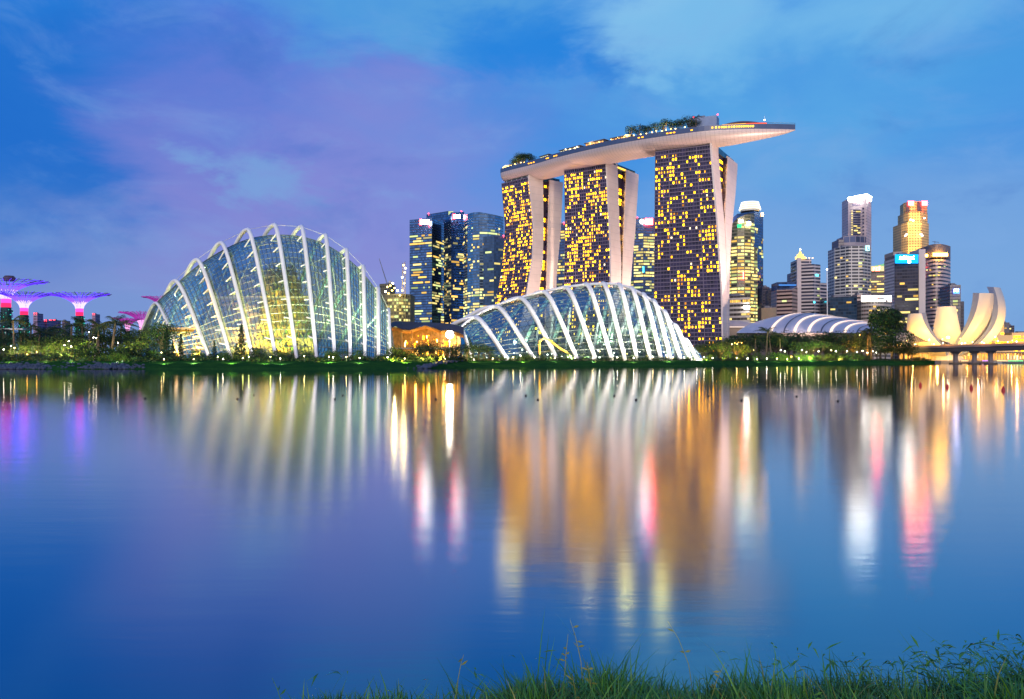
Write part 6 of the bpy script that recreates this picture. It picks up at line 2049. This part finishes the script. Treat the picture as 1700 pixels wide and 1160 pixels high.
# roof garden trees on the deck
tg = []
for tt, s_, h in [(2.62, .45, 9), (2.78, .3, 10), (2.92, .45, 12.5), (3.04, .25, 14.5), (3.15, .4, 12), (3.27, .2, 13), (3.4, .35, 11), (2.5, .5, 6), (3.52, .3, 8), (2.7, .6, 8), (2.86, .62, 9), (2.98, .6, 11), (3.1, .62, 12), (3.22, .6, 11), (3.36, .62, 9)] + [(5.93 + .05 * k, .22 + .5 * ((k * 7) % 5) / 5, 8.5 + 5.0 * ((k * 5) % 7) / 7) for k in range(23)]:
    tg.append((tt, s_, h))
for k, (tt, s_, h) in enumerate(tg):
    q_, d, n = on_deck(tt, s_)
    kd, vi = ('palm', k % 3) if k % 2 else ('round', k % 5)
    if (kd, vi) not in protos: continue
    root = copy_tree(protos[(kd, vi)])
    root.name = 'roof_palm' if kd == 'palm' else 'roof_tree'
    root.location = q_; root.rotation_euler = (0, 0, k * 1.3); h *= 1.25; root.scale = (h * 1.25, h * 1.25, h)
    tag(root, '%s on the high deck, %s along from its blunt end' % ('palm' if kd == 'palm' else 'dark garden tree', ORD[k]), 'palm' if kd == 'palm' else 'tree', 'roof garden trees on the boat shaped deck')

# ------------------------------------------------------------------ lamps along the far bank
low_bulb = emit('bank_lamp_bulb', (1, .72, .28), 45, sampling='AUTO'); low_white = emit('bank_lamp_white', (1, .90, .70), 45, sampling='AUTO'); low_or = emit('bank_lamp_orange', (1, .45, .08), 40, sampling='AUTO')
low_lime = emit('bank_lamp_lime', (.85, 1, .25), 36, sampling='AUTO')
LAMPS = [(6, 580, 'w'), (18, 574, 'w'), (24, 577, 'y'), (45, 588, 'o'), (61, 584, 'o'), (107, 573, 'w'), (114, 566, 'w'), (118, 575, 'w'), (155, 560, 'w'), (160, 561, 'w'), (196, 569, 'w'), (148, 551, 'y'),
         (267.5, 576, 'y'), (268, 585, 'y'), (272, 596, 'y'), (321.5, 596, 'y'), (361.5, 592, 'l'), (370, 596, 'w'), (403, 594, 'l'), (413, 592, 'l'), (465.5, 595, 'w'), (449, 592, 'l'), (505, 591, 'y'), (546, 592, 'y'), (553, 593, 'w'), (575, 592, 'y'), (597, 594, 'w'),
         (643.5, 593, 'w'), (672, 595, 'y'), (739, 595, 'y'), (737, 592, 'o'), (818, 595, 'y'), (852, 593, 'y'), (864, 590, 'w'), (887.5, 593, 'y'), (921, 594, 'y'), (954, 594, 'y'), (984, 594, 'y'), (1025, 593, 'w'), (1052, 594, 'w'), (1084, 593, 'y'), (1108, 592, 'y'), (1117, 593, 'y'), (1136, 593, 'w'), (1157, 593, 'w'), (1169, 593, 'w'), (1183, 594, 'w'),
         (1223, 594, 'y'), (1241, 595, 'w'), (1257, 596, 'y'), (1273, 595, 'w'), (1290, 595, 'y'), (1307, 596, 'y'), (1314, 592, 'o'), (1326, 595, 'w'), (1251, 581, 'y'), (1296, 581, 'w'), (1303, 583, 'w'), (1331, 581, 'w'), (1339, 584, 'w'), (1351, 581, 'w'), (1359, 583, 'w'), (1380, 581, 'y'), (1388, 583, 'w'), (1406, 583, 'w'), (1423, 584, 'w'), (1432, 582, 'w'), (1440, 585, 'w'), (1449, 583, 'w'), (1455, 585, 'w'),
         (1427, 556, 'o'), (1220, 569, 'o'), (1226, 568, 'o'), (1231, 569, 'o'), (1215, 571, 'y'), (1224, 571, 'y')]
lc = defaultdict(int); post_me = None
BM = {'w': low_white, 'y': low_bulb, 'o': low_or, 'l': low_lime}; BW = {'w': 'white', 'y': 'warm yellow', 'o': 'orange', 'l': 'lime'}
LAMPS.sort()
bulb_me = {}
for px, py, c_ in LAMPS:
    bk = 20 if py > 588 else 34 if py > 578 else 50
    Y = shore_y(px) + bk - (2 if py > 588 else 0); zt = max(PZ(py, Y), 1.2); x = PX(px, Y)
    key = (c_, seg(px)); k = lc[key]; lc[key] += 1
    r_ = .13 if Y < 330 else .17 if Y < 450 else .23
    root = tag(bpy.data.objects.new('path_lamp', None), '%s path lamp %s, %s from left' % (BW[c_], seg(px), ORD[k]), 'lamp', 'path lamps along the far bank'); COL.objects.link(root)
    zb = interp(bk - 2, prof) if bk < 23 else GZ
    if post_me is None:
        mb = MB(); mb.tube([(0, 0, 0), (0, 0, 1)], [.07, .05], 5); mb.box((0, 0, .02), (.3, .3, .04)); post_me = mb.mesh('post', principled('lamp_post_grey', (.1, .1, .11), .5, .3))
    po = bpy.data.objects.new('post', post_me); COL.objects.link(po); po.parent = root; po.scale = (1, 1, max(zt - zb, .3))
    if c_ not in bulb_me:
        mb = MB(); mb.lathe([(.3, -1), (.9, -.5), (1, .2), (.5, .9)], (0, 0, 0), 8); bulb_me[c_] = mb.mesh('bulb', BM[c_], True)
    bo = bpy.data.objects.new('bulb', bulb_me[c_]); COL.objects.link(bo); bo.parent = root; bo.location = (0, 0, max(zt - zb, .3)); bo.scale = (r_,) * 3
    root.location = (x, Y, zb)
# real light among the planting
for px, py, bk, e, cc_ in ((22, 574, 48, 1800, (1, .75, .3)), (48, 580, 46, 1500, (1, .75, .2)), (100, 572, 44, 1800, (1, .85, .25)), (130, 570, 44, 1900, (1, .80, .15)), (190, 586, 18, 500, (.9, 1, .3)), (222, 570, 50, 900, (1, .85, .25)), (118, 590, 18, 250, (1, .9, .5)),
                           (15, 590, 18, 350, (1, .65, .25)), (75, 592, 18, 200, (1, .6, .35)), (272, 590, 15, 300, (1, .9, .4)), (275, 550, 40, 500, (.9, 1, .35)), (321, 592, 15, 300, (1, .9, .5)), (384, 590, 15, 300, (.9, 1, .3)), (440, 590, 15, 260, (.9, 1, .3)), (465, 592, 15, 300, (1, .9, .5)), (546, 588, 17, 500, (.95, 1, .3)),
                           (597, 590, 15, 350, (1, .9, .5)), (652, 582, 22, 900, (1, .85, .12)), (672, 588, 17, 700, (1, .75, .15)), (716, 584, 25, 1500, (1, .55, .08)), (732, 584, 22, 1200, (1, .55, .08)), (700, 586, 25, 700, (1, .55, .12)), (786, 590, 16, 500, (1, .8, .2)), (826, 589, 16, 500, (1, .8, .15)), (868, 589, 16, 600, (1, .82, .2)),
                           (922, 591, 17, 350, (1, .9, .5)), (985, 591, 17, 350, (1, .9, .5)), (1050, 591, 17, 350, (1, .9, .5)), (1110, 591, 17, 350, (1, .9, .5)), (1172, 584, 24, 2200, (1, .75, .12)), (1226, 569, 28, 3500, (1, .55, .08)), (1200, 572, 30, 2200, (1, .75, .12)), (1310, 589, 17, 1300, (.8, 1, .12)), (1330, 586, 22, 900, (.8, 1, .2)), (1348, 587, 17, 1400, (.85, 1, .4)), (1378, 586, 17, 1200, (1, .7, .2)),
                           (1345, 574, 28, 1800, (.8, 1, .2)), (1395, 580, 27, 900, (1, .7, .25)), (1428, 570, 60, 3500, (1, .42, .05)), (1462, 578, 40, 2200, (1, .6, .15)), (1420, 586, 20, 700, (.8, 1, .2)), (1500, 588, 30, 900, (1, .8, .15)), (1258, 591, 15, 400, (1, .85, .5)), (1290, 592, 15, 500, (.9, 1, .4))):
    Y = shore_y(px) + bk; Y2 = Y - min(6.5, max(bk - 8, 3)); b2 = Y2 - shore_y(px); z2 = (interp(b2, prof) if 0 < b2 < 23 else GZ) + .5
    uplight('planting_light', (PX(px, Y2), Y2, z2), e * 24, cc_, .4, (PX(px, Y), Y + 1.5, max(PZ(py, Y) + 1, z2 + 2.5)), 110)
